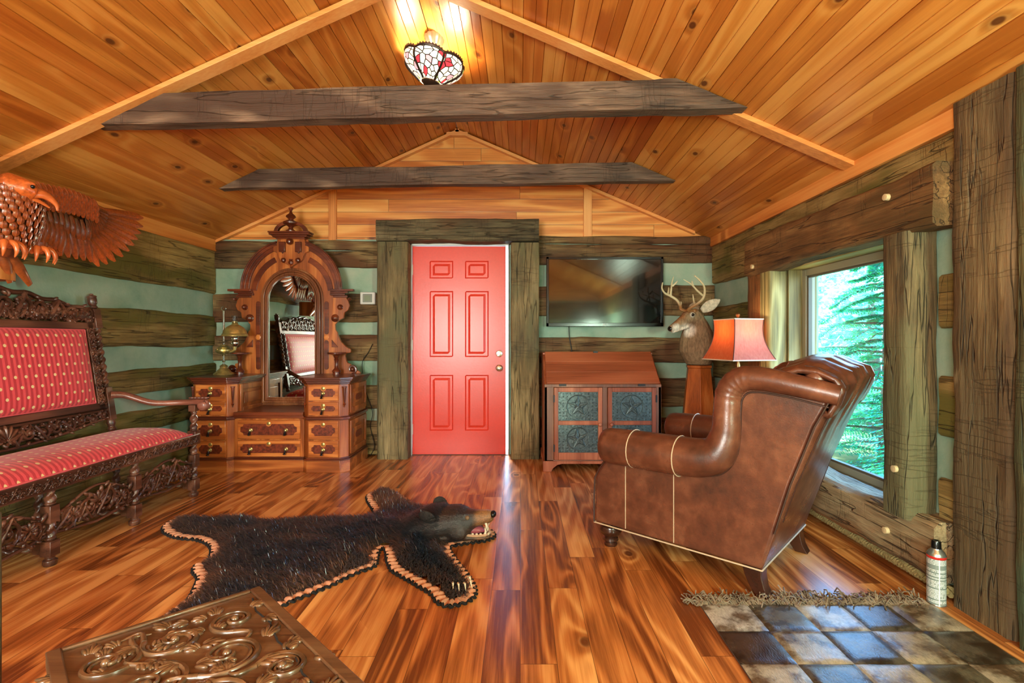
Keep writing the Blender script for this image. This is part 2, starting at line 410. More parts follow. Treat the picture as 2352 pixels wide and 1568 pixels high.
# logs of the left wall
for i, (z0, z1) in enumerate([(1.575, 2.0), (1.06, 1.352), (.70, .885), (.40, .565), (.0, .245)]):
    g = G(); hewn_box(g, XL - .1, -2.972, YF, YB - .01, z0, z1, 'y', 11 + i, .006, .012); g.obj('log', log_y, wl, smooth=50)
# logs of the back wall, left and right of the door
for i, (z0, z1) in enumerate([(1.985, 2.082), (1.823, 1.98), (1.29, 1.565), (.915, 1.162), (.451, .675), (.04, .336)]):
    g = G(); hewn_box(g, -2.99, DX0 - .09, 4.868, 5.0, z0, z1, 'x', 31 + i, .006, .012); g.obj('log', log_x, wb, smooth=50)
for i, (z0, z1) in enumerate([(2.052, 2.128), (1.861, 2.046), (1.353, 1.65), (.90, 1.14), (.476, .747), (.04, .358)]):
    g = G(); hewn_box(g, DX1 + .09, 1.89, 4.868, 5.0, z0, z1, 'x', 51 + i, .006, .012); g.obj('log', log_x, wb, smooth=50)
# logs of the right wall: the top log runs its whole length, the others stop at the window
g = G(); hewn_box(g, 1.862, 2.0, YF, 4.86, 1.66, 2.03, 'y', 71, .008, .02); g.obj('log', log_y, wr, smooth=50)
for i, (z0, z1) in enumerate([(1.16, 1.43), (.76, 1.02), (.36, .62), (.0, .2)]):
    g = G(); hewn_box(g, 1.872, 2.0, 3.86, 4.86, z0, z1, 'y', 73 + i, .006, .012); g.obj('log', log_y, wr, smooth=50)
for i, (z0, z1) in enumerate([(1.17, 1.42), (.70, .96), (.25, .5)]):
    g = G(); hewn_box(g, 1.872, 2.0, YF, 2.24, z0, z1, 'y', 83 + i, .006, .012); g.obj('log', log_y, wr, smooth=50)
for i, (z0, z1) in enumerate([(1.6, 2.0), (1.06, 1.352), (.65, .9), (.2, .5)]):
    g = G(); hewn_box(g, XL, XR, YF - .1, YF + .03, z0, z1, 'x', 91 + i); g.obj('log', log_x, wf, smooth=50)

# pine trim: frieze boards along the eaves, cover strips over the ceiling joints, gable strips and battens
tn = [0]
def trim(g, mat=pine_x, bevel=.002, **k):
    tn[0] += 1; return struct(g.obj('trim_%d' % tn[0], mat, bevel=bevel, smooth=k.pop('smooth', 35)))
g = G(); g.box(XL, -2.962, YF, YB, 1.978, 2.10); trim(g)
g = G(); g.box(1.848, 1.9, YF, YB, 2.022, 2.125); trim(g)
def slope_strip(y0, y1, side, x0, x1, th):
    g = G(); S = SL if side < 0 else SR
    z = lambda x: ceil_z(x)
    vs = []
    for y in (y0, y1):
        for x in (x0, x1): vs += [(x, y, z(x) + .005), (x, y, z(x) - th)]
    g.add(vs, [(0,1,3,2), (4,6,7,5), (0,4,5,1), (2,3,7,6), (1,5,7,3), (0,2,6,4)]); return g
pine_sl = wood('pine_strip', C(186, 104, 46), C(228, 148, 78), C(240, 176, 108), 'x', rough=.4, rings=7)
for yy, hw in ((2.815, .045), (.45, .045)):
    trim(slope_strip(yy - hw, yy + hw, -1, -2.965, RX + .02, .024), pine_sl); trim(slope_strip(yy - hw, yy + hw, 1, RX - .02, 1.852, .024), pine_sl)
trim(slope_strip(4.865, YB + .02, -1, -2.965, RX + .02, .026), pine_sl); trim(slope_strip(4.865, YB + .02, 1, RX - .02, 1.70, .026), pine_sl)
g = G(); g.box(RX - .105, RX + .105, 4.862, 4.93, RZ - .075, RZ - .04); trim(g, pine_sl)
pine_z = wood('pine_batten', C(186, 104, 46), C(228, 148, 78), C(240, 176, 108), 'z', rough=.4, rings=7)
for x0, x1 in ((-1.875, -1.80), (.62, .70)):
    g = G(); g.box(x0, x1, 4.895, 4.93, 2.09, ceil_z((x0 + x1) / 2) - .02); trim(g, pine_z)

# door casing of hewn posts and header
g = G(); hewn_box(g, -1.345, -1.058, 4.69, 4.88, 0, 2.04, 'z', 101, .006, .008, .05, .014); trim(g, post_z, 0, smooth=50)
g = G(); hewn_box(g, -.088, .178, 4.69, 4.88, 0, 2.03, 'z', 102, .006, .008, .05, .014); trim(g, post_z, 0, smooth=50)
g = G(); hewn_box(g, -1.348, .175, 4.67, 4.94, 2.045, 2.245, 'x', 103, .007, .010, .05, .014); trim(g, hewn('header', C(40, 36, 26), C(92, 80, 56), C(140, 124, 92), 'x', C(96, 70, 46)), 0, smooth=50)

# the red six-panel door, a hair ajar so daylight leaks in along its lock side
door = G(); y0 = 4.872
X0, X1 = -1.048, -.142
us = [X0, -.88, -.64, -.50, -.265, X1]; vs_ = [.005, .145, .55, .62, 0, 0]
pan = [(X0 + .165, X0 + .395), (X0 + .51, X0 + .74)]
rows = [(.235, .778), (.952, 1.594), (1.716, 1.888)]
def door_y(x, z):
    for a, b in pan:
        for c, d in rows:
            if a <= x <= b and c <= z <= d:
                e = min(x - a, b - x, z - c, d - z)
                if e < .012: return .010 * e / .012
                if e < .030: return .010
                if e < .052: return .010 - .009 * (e - .030) / .022
                return .001
    return 0
cx = sorted({X0, X1} | {q for a, b in pan for q in (a, a + .012, a + .03, a + .052, b - .052, b - .03, b - .012, b)})
cz = sorted({.006, 2.028} | {q for a, b in rows for q in (a, a + .012, a + .03, a + .052, b - .052, b - .03, b - .012, b)})
o0 = len(door.v)
for x in cx:
    for z in cz: door.v.append(V((x, y0 + door_y(x, z), z)))
nz_ = len(cz)
for i in range(len(cx) - 1):
    for j in range(nz_ - 1):
        a = o0 + i * nz_ + j; door.f.append((a, a + nz_, a + nz_ + 1, a + 1))
door.add([(X0, y0, .006), (X1, y0, .006), (X1, y0, 2.028), (X0, y0, 2.028), (X0, y0 + .04, .006), (X1, y0 + .04, .006), (X1, y0 + .04, 2.028), (X0, y0 + .04, 2.028)],
         [(0, 1, 5, 4), (1, 2, 6, 5), (2, 3, 7, 6), (3, 0, 4, 7), (4, 5, 6, 7)])
dm = door.mesh('door_1'); dm.materials.append(red_paint); dobj = bpy.data.objects.new('door_1', dm); COL.objects.link(dobj); struct(dobj)
for zz, nm in ((.985, 'deadbolt'), (.845, 'door_knob')):
    g = G(); xx = -.205
    Mx = Matrix.Rotation(PI / 2, 3, 'X')
    if nm == 'deadbolt': g.lathe([(.033, 0), (.033, .006), (.028, .012), (.016, .014), (.016, .02), (0, .021)], (xx, y0, zz), 20, Mx); g.box(xx - .006, xx + .006, y0 - .036, y0 - .014, zz - .016, zz + .016)
    else: g.lathe([(.034, 0), (.034, .005), (.02, .012), (.012, .018), (.012, .034), (.026, .042), (.03, .055), (.026, .068), (.012, .073), (0, .074)], (xx, y0, zz), 20, Mx)
    g.obj(nm, nickel, dobj)
for zz in (.25, 1.07, 1.80):
    g = G(); g.box(X0 - .016, X0 + .004, y0 - .006, y0 + .004, zz - .05, zz + .05); g.tube([(X0 - .006, y0 - .008, zz - .052), (X0 - .006, y0 - .008, zz + .052)], .006); g.obj('hinge', white_p, dobj)
# white jamb
g = G(); g.box(-1.062, X0 - .003, 4.85, 5.08, 0, 2.055); g.box(-.119, -.110, 4.868, 5.08, 0, 2.055); g.box(-1.062, -.112, 4.85, 5.08, 2.033, 2.062)
trim(g, white_p, .001)
g = G(); g.box(-1.05, -.12, 4.86, 5.1, -.002, .006); trim(g, plain('sill_wood', C(70, 44, 26), .5), .001)

# picture window: hewn lintel, posts and sill log, jamb boards, frame and glass
g = G(); hewn_box(g, 1.755, 1.90, 2.13, 3.92, 1.615, 1.885, 'y', 111, .009, .012, .05, .018); lint = trim(g, lintel_y, 0, smooth=50)
peg_m = plain('wood_peg', C(206, 182, 138), .6, var=.1)
def peg(x, y, z, par):
    g = G(); g.lathe([(.0, -.016), (.016, -.014), (.017, .03)], (x, y, z), 12, Matrix.Rotation(PI / 2, 3, 'Y')); g.obj('peg', peg_m, par)
peg(1.752, 2.39, 1.80, lint); peg(1.752, 3.77, 1.67, lint)
g = G(); hewn_box(g, 1.752, 1.90, 2.27, 2.43, .30, 1.615, 'z', 112, .006, .008, .05, .014); wpost = trim(g, post_z, 0, smooth=50)
peg(1.748, 2.33, .52, wpost)
g = G(); hewn_box(g, 1.79, 1.93, 3.72, 3.95, .30, 1.62, 'z', 113, .006, .006, .05, .012); trim(g, hewn('far_post', C(70, 44, 22), C(140, 92, 48), C(178, 128, 74), 'z'), 0, smooth=50)
pine_jz = wood('jamb_oak', C(74, 66, 34), C(150, 136, 84), C(190, 176, 120), 'z', rough=.6, rings=30, k=1.2, bump=.5)
g = G(); hewn_box(g, 1.775, 1.93, 3.57, 3.718, .30, 1.625, 'z', 114, .004, .006, .06, .012); trim(g, pine_jz, 0, smooth=50)
g = G(); hewn_box(g, 1.775, 1.96, 2.15, 4.05, .085, .32, 'y', 115, .012, .014, .04, .025); sill = trim(g, hewn('sill_log', C(50, 38, 26), C(124, 102, 72), C(186, 164, 124), 'y', C(150, 104, 60), .8, 1.0), 0, smooth=50)
peg(1.772, 2.42, .20, sill)
g = G(); g.box(1.90, 2.10, 3.545, 3.575, .28, 1.64); trim(g, pine_jz)
g = G(); g.box(1.88, 2.10, 2.42, 3.56, 1.612, 1.64); trim(g, wood('head_board', C(110, 96, 44), C(170, 152, 90), C(206, 190, 130), 'y', rough=.6, rings=20))
g = G(); g.box(1.90, 2.10, 2.415, 2.44, .28, 1.64); trim(g, pine_jz)
g = G(); g.box(1.80, 2.10, 2.42, 3.56, .275, .296); trim(g, plain('sill_board', C(150, 150, 140), .3, var=.1))
alu = plain('window_frame', C(150, 146, 120), .4)
g = G(); fx0, fx1 = 1.995, 2.06
g.box(fx0, fx1, 2.44, 2.49, .296, 1.612); g.box(fx0, fx1, 3.50, 3.545, .296, 1.612); g.box(fx0, fx1, 2.49, 3.50, .296, .34); g.box(fx0, fx1, 2.49, 3.50, 1.565, 1.612)
win = struct(g.obj('window_1', alu, bevel=.004))
g = G(); g.box(2.005, 2.03, 2.485, 2.505, .335, 1.57); g.box(2.005, 2.03, 3.482, 3.502, .335, 1.57); g.box(2.005, 2.03, 2.5, 3.49, .335, .353); g.box(2.005, 2.03, 2.5, 3.49, 1.552, 1.57)
g.obj('glazing_bead', plain('bead', C(96, 88, 70), .5), win)
gm = Mat('window_glass'); tr = gm.n('ShaderNodeBsdfTransparent'); gl = gm.n('ShaderNodeBsdfGlossy', {'Roughness': .02}); fr = gm.n('ShaderNodeLayerWeight', {'Blend': .08})
ms = gm.n('ShaderNodeMixShader', {0: gm.ma('MULTIPLY', fr.outputs[1], .35), 1: tr.outputs[0], 2: gl.outputs[0]}); gm.t.links.new(ms.outputs[0], gm.t.nodes['Material Output'].inputs[0])
g = G(); g.box(2.015, 2.021, 2.49, 3.50, .34, 1.565); g.obj('pane', gm.m, win, smooth=0)

# upright posts of the partition at the right edge
g = G(); hewn_box(g, 1.822, 1.98, 1.86, 2.125, 0, ceil_z(1.83) - .005, 'z', 121, .008, .012, .05, .018); trim(g, hewn('tall_post', C(48, 36, 24), C(100, 80, 52), C(144, 120, 82), 'z', C(92, 76, 52)), 0, smooth=50)
g = G(); hewn_box(g, 1.81, 1.98, 1.45, 1.835, 0, ceil_z(1.83) - .005, 'z', 122, .006, .012, .05, .014); trim(g, hewn('green_post', C(44, 42, 28), C(92, 92, 62), C(132, 132, 92), 'z', C(80, 96, 70)), 0, smooth=50)

# rope chinking along the foot of the walls
def rope(g, pts, r, pitch=.05):
    pts = [V(p) for p in pts]; L = 0; out = []
    for a, b in zip(pts, pts[1:]):
        n = max(2, int((b - a).length / .007))
        for i in range(n): out.append((a.lerp(b, i / n), L + (b - a).length * i / n, (b - a).normalized()))
        L += (b - a).length
    for k in range(3):
        q = []
        for p, s, d in out:
            u = V((0, 0, 1)); v_ = d.cross(u); an = 2 * PI * (s / pitch + k / 3)
            q.append(p + (u * math.sin(an) + v_ * math.cos(an)) * r * .5)
        g.tube(q, r * .5, 6)
rope_m = plain('rope', C(150, 134, 84), .85, var=.25, scale=90, bump=1, bs=.4)
g = G(); rope(g, [(1.845, 2.14, .04), (1.845, 4.1, .04)], .026); struct(g.obj('baseboard_right', rope_m))
g = G(); rope(g, [(-1.62, 4.85, .03), (-1.36, 4.85, .03)], .022); struct(g.obj('baseboard_back', rope_m))

# unseen frame added around the area fill; the wall behind it is closed
g = G()
for wx in (-1.1,):
    hw = 1.2
    g.box(wx - hw, wx - hw + .06, YF - .01, YF + .05, .65, 2.05); g.box(wx + hw - .06, wx + hw, YF - .01, YF + .05, .65, 2.05)
    g.box(wx - hw, wx + hw, YF - .01, YF + .05, .62, .69); g.box(wx - hw, wx + hw, YF - .01, YF + .05, 2.0, 2.07)
struct(g.obj('area_fill_frame', alu, bevel=.004))

# outdoors: sloping ground, a hemlock by the window, bright woods behind
gr = plain('forest_floor', C(96, 112, 70), .95, var=.3, scale=2)
g = G(); g.grid(lambda u, v: (2.14 + u * 26, -4 + v * 30, -.5 - u * .8 + .2 * noise.noise(V((u * 20, v * 20, 0)))), 24, 24); struct(g.obj('ground', gr))
def leafmat(name, a, b, tr_=.45):
    m = Mat(name); at = m.n('ShaderNodeAttribute', attribute_name='Col').outputs[0]
    df = m.n('ShaderNodeBsdfDiffuse', {'Color': at}); tl = m.n('ShaderNodeBsdfTranslucent', {'Color': at})
    ms = m.n('ShaderNodeMixShader', {0: tr_, 1: df.outputs[0], 2: tl.outputs[0]}); m.t.links.new(ms.outputs[0], m.t.nodes['Material Output'].inputs[0]); return m.m
bark = plain('bark', C(92, 78, 62), .9, var=.3, scale=30, bump=1, bs=.6)
leaf = leafmat('leaves', 0, 0)
def blade(g, cols, p, d, L, wd, nrm, c):
    s = d.cross(nrm).normalized() * wd
    o = len(g.v); g.v += [p, p + d * L * .5 + s, p + d * L, p + d * L * .5 - s]; g.f.append((o, o + 1, o + 2, o + 3)); cols += [c] * 4
def hemlock(base, H, R, nb, seed, label, c0, c1):
    rg = random.Random(seed); b = V(base); t = thing('hemlock_tree', label, 'tree', b)
    g = G(); g.tube([b, b + V((.05, 0, H * .5)), b + V((0, 0, H))], [.16, .1, .02], 10); g.obj('trunk', bark, t)
    g = G(); cols = []; gb = G()
    for i in range(nb):
        f = (i + rg.random()) / nb; z = .35 + f * (H - .4); a = i * 2.399 + rg.random(); L = R * (1 - f * .75) * rg.uniform(.55, 1.2)
        d = V((math.cos(a), math.sin(a), .15)); pts = [b + V((0, 0, z)) + d * L * s - V((0, 0, (.2 + .35 * rg.random()) * L * s * s)) for s in (0, .33, .66, 1)]
        gb.tube(pts, [.02, .014, .009, .003], 5)
        sp = spline(pts, 8)
        for k, p in enumerate(sp[3:]):
            for sd in (-1, 1):
                tw = (d.cross(V((0, 0, 1))) * sd + d * .6 + V((0, 0, -.25 + rg.uniform(-.15, .15)))).normalized(); tl = L * .30 * (1.05 - k / len(sp)) + .05
                for q in range(9):
                    pp = p + tw * tl * (q / 9); c = [x + (y - x) * rg.random() for x, y in zip(c0, c1)] + [1]
                    for s2 in (-1, 1):
                        dd = (tw * .5 + d * .6 * s2 + V((0, 0, rg.uniform(-.35, .15)))).normalized(); blade(g, cols, pp, dd, .06, .011, V((0, 0, 1)), c)
    g.col = cols; gb.obj('branches', bark, t); g.obj('foliage', leaf, t, smooth=0)
def broadleaf(base, H, R, n, seed, label, c0, c1, ls=.16):
    rg = random.Random(seed); b = V(base); t = thing('broadleaf_tree', label, 'tree', b)
    g = G(); g.tube([b, b + V((.1, .05, H * .5)), b + V((0, 0, H * .85))], [.16, .12, .04], 10); g.obj('trunk', bark, t)
    g = G(); cols = []
    cl = []
    for i in range(34):
        while 1:
            q = V((rg.uniform(-1, 1), rg.uniform(-1, 1), rg.uniform(-1, 1)))
            if q.length < 1: break
        cl.append((b + V((q.x * R, q.y * R, H * .52 + q.z * H * .5)), rg.uniform(.3, .6) * R * .6))
    for i in range(n):
        c, r = cl[i % len(cl)]; q = V((rg.gauss(0, 1), rg.gauss(0, 1), rg.gauss(0, .6))) * r * .55
        d = V((rg.uniform(-1, 1), rg.uniform(-1, 1), rg.uniform(-.6, .3))).normalized(); nr = V((rg.uniform(-1, 1), rg.uniform(-1, 1), 1)).normalized()
        k = rg.random(); blade(g, cols, c + q, d, ls * rg.uniform(.6, 1.2), ls * .28, nr, [x + (y - x) * k for x, y in zip(c0, c1)] + [1])
    g.col = cols; g.obj('foliage', leaf, t, smooth=0)
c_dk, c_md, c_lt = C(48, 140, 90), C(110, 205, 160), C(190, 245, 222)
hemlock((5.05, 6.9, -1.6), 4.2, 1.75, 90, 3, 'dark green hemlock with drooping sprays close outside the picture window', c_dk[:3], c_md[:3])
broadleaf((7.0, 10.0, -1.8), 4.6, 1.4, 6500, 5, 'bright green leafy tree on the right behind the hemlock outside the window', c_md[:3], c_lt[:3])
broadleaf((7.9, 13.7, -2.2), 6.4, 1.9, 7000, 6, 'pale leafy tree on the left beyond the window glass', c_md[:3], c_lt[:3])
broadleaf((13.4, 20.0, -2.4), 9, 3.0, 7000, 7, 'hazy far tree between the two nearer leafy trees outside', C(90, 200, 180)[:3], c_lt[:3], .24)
# ------------------------------------------------------------------ ceiling beams
def beam(y_l, y_r, xl, xr, ztl, ztr, h, d, seed, label):
    t = thing('ceiling_beam', label, 'beam', ((xl + xr) / 2, (y_l + y_r) / 2, (ztl + ztr) / 2 - h), 0, None)
    g = G(); n0 = len(g.v)
    z1 = 0
    hewn_box(g, 0, xr - xl, -d / 2, d / 2, -h, 0, 'x', seed, .006, .009, .05, .02,
             cut0=lambda b: -b / .464 * 1.0 - 0 if False else (-(b)) / .464 * .98, cut1=lambda b: b / .435 * .98 if False else -(-(b)) / .435 * .98)
    L = xr - xl
    for i, p in enumerate(g.v):
        f = p.x / L; g.v[i] = V((xl + p.x, y_l + (y_r - y_l) * f + p.y, ztl + (ztr - ztl) * f + p.z))
    # bevelled ends follow the slope of the ceiling
    for i, p in enumerate(g.v):
        zc = ceil_z(p.x) - .006
        if p.z > zc:
            pass
    g.obj('timber', beam_x, t, smooth=50); return t
def beam_mesh(t, y_l, y_r, zl, zr, h, d, seed):
    """hewn timber whose ends are sawn to the pitch of the boards"""
    g = G(); n = 70; rings = []
    xl_t = RX - (RZ - (zl)) / SL; xr_t = RX + (RZ - (zr)) / SR                # top edge ends
    xl_b = RX - (RZ - (zl - h)) / SL; xr_b = RX + (RZ - (zr - h)) / SR        # bottom edge ends
    sec = []
    na, nb = 5, 7
    for i in range(na): sec.append((-.5 + i / na, -1))
    for i in range(nb): sec.append((.5, -1 + i / nb))
    for i in range(na): sec.append((.5 - i / na, 0))
    for i in range(nb): sec.append((-.5, 0 - i / nb))
    for i in range(n + 1):
        f = i / n; r = []
        for a, b in sec:
            k = -b
            xa = xl_t + (xl_b - xl_t) * k + .012; xb = xr_t + (xr_b - xr_t) * k - .012
            x = xa + (xb - xa) * f
            fy = (x - xl_b) / (xr_b - xl_b)
            top = .010 * noise.noise(V((x * 1.8, seed * 7.1, 0))) if 0.03 < f < .97 else 0; bot = .011 * noise.noise(V((x * 1.6, seed * 3.3, 5)))
            nz = noise.noise(V((a * 2 + seed, b * 2, x * 6))) * .006 + noise.noise(V((a * 6, b * 6 + seed, x * 16))) * .003
            r.append(V((x, y_l + (y_r - y_l) * fy + a * d + nz * (1 if a < 0 else -1), zl + (zr - zl) * fy + b * h + (top if b > -.5 else bot) + nz * .5)))
        rings.append(r)
    g.loft(rings); g.obj('timber', beam_x, t, smooth=50)
t = thing('ceiling_beam', 'long dark hewn tie beam nearest the camera, just under the stained-glass lamp', 'beam', (-.6, 2.8, 2.33), 0, 'hewn ceiling tie beams')
beam_mesh(t, 2.87, 2.74, 2.50, 2.54, .165, .085, 5)
t = thing('ceiling_beam', 'dark hewn tie beam further back, hanging before the pine gable', 'beam', (-.6, 4.03, 2.33), 0, 'hewn ceiling tie beams')
beam_mesh(t, 4.06, 3.98, 2.485, 2.525, .15, .07, 9)

# ------------------------------------------------------------------ chandelier
cz0 = ceil_z(-.58); LC = V((-.575, 3.37, 0))
t = thing('ceiling_lamp', 'lit stained-glass bowl lamp hanging under the ceiling ridge', 'lamp', (LC.x, LC.y, 2.80))
iron = plain('lamp_iron', C(58, 44, 36), .4, .6)
g = G(); ring = []
prof = [(0, 3.165), (.066, 3.16), (.068, 3.145), (.055, 3.12), (.036, 3.09), (.03, 3.075), (0, 3.07)]
rings = [[V((LC.x + r * (1 + .06 * math.cos(12 * a)) * math.cos(a), LC.y + r * (1 + .06 * math.cos(12 * a)) * math.sin(a), z)) for a in [2*PI*j/48 for j in range(48)]] for r, z in prof]
g.loft(rings); g.obj('canopy', plain('canopy_metal', C(150, 132, 120), .35, .5), t)
TM = Matrix.Translation(V((LC.x, LC.y, 3.005))) @ Matrix.Rotation(math.radians(11), 4, 'Y') @ Matrix.Rotation(math.radians(4), 4, 'X')
g = G(); g.tube([TM @ V((0, 0, .07)), TM @ V((0, 0, -.15))], .012); g.obj('stem', iron, t)
def bowl_r(z, a):   # z 0 (rim) .. -.24 (bottom); lobed
    f = -z / .185; base = .196 * (1 - f ** 1.7 * .83) * (1.0 + .10 * math.sin(min(1, f * 1.4) * PI))
    return base * (1 - .055 * abs(math.cos(3 * a)) ** 6 * (1 - f))
def rim_z(a): return .018 * abs(math.sin(3 * a)) ** .6 - .018
gmat = Mat('stained_glass'); u = gmat.n('ShaderNodeUVMap').outputs[0]
v1 = gmat.n('ShaderNodeTexVoronoi', {'Vector': u, 'Scale': 1.0}, voronoi_dimensions='2D', feature='DISTANCE_TO_EDGE')
v2 = gmat.n('ShaderNodeTexVoronoi', {'Vector': u, 'Scale': 1.0}, voronoi_dimensions='2D')
rnd_ = gmat.sep(v2.outputs['Color'])[0]
gcol = gmat.ramp(rnd_, [(0, C(255, 246, 226)), (.6, C(255, 250, 236)), (.66, C(226, 60, 70)), (.76, C(240, 170, 176)), (.84, C(190, 214, 120)), (.9, C(255, 236, 200))], 'CONSTANT')
lead = gmat.mr(v1.outputs['Distance'], .05, .09, 0, 1)
gem = gmat.mix(lead, C(24, 18, 16), gcol)
stained = gmat.fin(gem, .2, emit=gem, es=gmat.ma('MULTIPLY', lead, .62))
g = G(); uvm = {}
NA, NZ = 72, 16; pts = []
for i in range(NZ + 1):
    for j in range(NA + 1):
        a = 2 * PI * j / NA; z = rim_z(a) * (1 - i / NZ) - .155 * i / NZ
        r = bowl_r(z, a); g.v.append(TM @ V((r * math.cos(a), r * math.sin(a), z))); pts.append((j / NA * 26, i / NZ * 5.2))
for i in range(NZ):
    for j in range(NA):
        q = i * (NA + 1) + j; g.f.append((q, q + 1, q + NA + 2, q + NA + 1))
me = g.mesh('glass_bowl', t); me.shade_smooth(); l = me.uv_layers.new(name='UVMap')
for lp in me.loops: l.data[lp.index].uv = pts[lp.vertex_index]
me.materials.append(stained); o = bpy.data.objects.new('glass_bowl', me); COL.objects.link(o); o.parent = t
g = G(); g.tube([TM @ V((bowl_r(0, a) * math.cos(a), bowl_r(0, a) * math.sin(a), rim_z(a))) for a in [2*PI*j/96 for j in range(96)]], .011, 8, closed=True)
for j in range(60):
    a = 2 * PI * j / 60; g.ball(TM @ V((1.02 * bowl_r(0, a) * math.cos(a), 1.02 * bowl_r(0, a) * math.sin(a), rim_z(a) + .01)), .007, 6, 4)
g.obj('rim', iron, t)
for k in range(6):
    g = G(); a = PI / 6 + k * PI / 3 + PI / 6
    g.tube([TM @ V((1.01 * bowl_r(z, a) * math.cos(a), 1.01 * bowl_r(z, a) * math.sin(a), z + rim_z(a) * (1 + z / .155))) for z in [-.155 * i / 12 for i in range(13)]], .0075, 6); g.obj('rib', iron, t)
g = G(); g.lathe([(.062, -.145), (.064, -.154), (.05, -.170), (.02, -.184), (.008, -.188), (.016, -.196), (.012, -.204), (.004, -.212), (0, -.213)], (0, 0, 0), 20)
g.v = [TM @ p for p in g.v]; g.obj('bottom_cap', iron, t)
light('chandelier_bulb', 'POINT', TM @ V((0, 0, -.06)), 13, (1, .90, .62), size=.06)

# ------------------------------------------------------------------ dresser with arched mirror
DY = 4.23
dr = thing('dresser', 'carved walnut dresser with tall arched mirror standing left of the red door', 'dresser', (-2.135, 4.5, 0))
def octa(x0, x1, y0, y1, c, o=0):
    return [(x0 - o, y1), (x0 - o, y0 + c - o * .4), (x0 + c - o * .4, y0 - o), (x1 - c + o * .4, y0 - o), (x1 + o, y0 + c - o * .4), (x1 + o, y1)]
up = lambda u, v, d: (u, v, d)
PED = [(-2.80, -2.42), (-1.85, -1.47)]
PB = 4.77
for x0, x1 in PED:
    g = G(); g.prism(octa(x0, x1, DY, PB, .055, .016), up, 0, .10); g.obj('plinth', walnut, dr, bevel=.003)
    g = G(); g.prism(octa(x0, x1, DY, PB, .055, 0), up, .10, .752); g.obj('pedestal_case', walnut_z, dr, bevel=.002)
    for nm, bands in (('base_moulding', ((.10, .112, .022), (.112, .125, .012))), ('waist_moulding', ((.438, .446, .008), (.446, .466, .02), (.466, .474, .008))), ('cornice', ((.742, .755, .010), (.755, .772, .020), (.772, .786, .034), (.786, .803, .044)))):
        g = G()
        for z0, z1, o in bands: g.prism(octa(x0, x1, DY, PB, .055, o), up, z0, z1)
        g.obj(nm, walnut_d, dr, bevel=.003)
# centre section
cx0, cx1 = PED[0][1] - .01, PED[1][0] + .01; CY = 4.262
g = G(); g.box(cx0, cx1, CY - .014, PB, 0, .10); g.obj('plinth', walnut, dr, bevel=.003)
g = G(); g.box(cx0, cx1, CY, PB, .10, .462); g.obj('centre_case', walnut_z, dr, bevel=.002)
g = G(); g.box(cx0, cx1, CY - .02, PB, .10, .112); g.box(cx0, cx1, CY - .01, PB, .112, .125); g.obj('base_moulding', walnut_d, dr, bevel=.003); g = G(); g.box(cx0, cx1, CY - .014, PB, .452, .476); g.box(cx0, cx1, CY - .026, PB, .476, .506)
g.obj('counter', walnut_d, dr, bevel=.004)
def burl_poly(x0, x1, z0, z1, notch=True):
    c = min(.03, (z1 - z0) * .3); p = [(x0, z0 + c), (x0 + c * .7, z0 + c * .7), (x0 + c, z0), (x1 - c, z0), (x1 - c * .7, z0 + c * .7), (x1, z0 + c), (x1, z1 - c), (x1 - c * .7, z1 - c * .7), (x1 - c, z1)]
    if notch:
        xm = (x0 + x1) / 2; p += [(xm + .025, z1), (xm + .018, z1 - .016), (xm, z1 - .022), (xm - .018, z1 - .016), (xm - .025, z1)]
    return p + [(x0 + c, z1), (x0 + c * .7, z1 - c * .7), (x0, z1 - c)]
def drawer(x0, x1, z0, z1, y, pulls):
    fn = lambda u, v, d: (u, y - d, v)
    g = G(); g.box(x0, x1, y - .012, y + .02, z0, z1); d = g.obj('drawer', wood_dr, dr, bevel=.003)
    g = G(); g.prism(burl_poly(x0 + .026, x1 - .026, z0 + .032, z1 - .032), fn, .010, .0165); g.obj('inlay_panel', burl, d, bevel=.0015)
    xm = (x0 + x1) / 2
    My = Matrix.Rotation(PI / 2, 3, 'X')
    g = G(); g.lathe([(.016, 0), (.016, .003), (.010, .006), (0, .0062)], (xm, y - .0125, z1 - .028), 16, My); g.box(xm - .002, xm + .002, y - .0195, y - .017, z1 - .036, z1 - .022); g.obj('keyhole_plate', brass, d)
    zm = (z0 + z1) / 2 - .004
    for px in pulls:
        g = G(); g.lathe([(.017, 0), (.016, .004), (.008, .008), (.007, .018), (.010, .022), (0, .026)], (px, y - .0165, zm), 16, My); g.obj('pull_rose', brass_old, d)
        g = G(); g.lathe_to((px, y - .036, zm + .002), (px - .006, y - .044, zm - .045), [(.003, 0), (.004, .2), (.007, .45), (.010, .62), (.006, .72), (.011, .80), (.012, .88), (.006, .97), (0, 1)], 10); g.obj('teardrop_pull', black_g, d)
wood_dr = wood('drawer_front', C(120, 56, 20), C(196, 108, 48), C(226, 144, 74), 'x', rough=.3, rings=18, k=1.5, coat=.2)
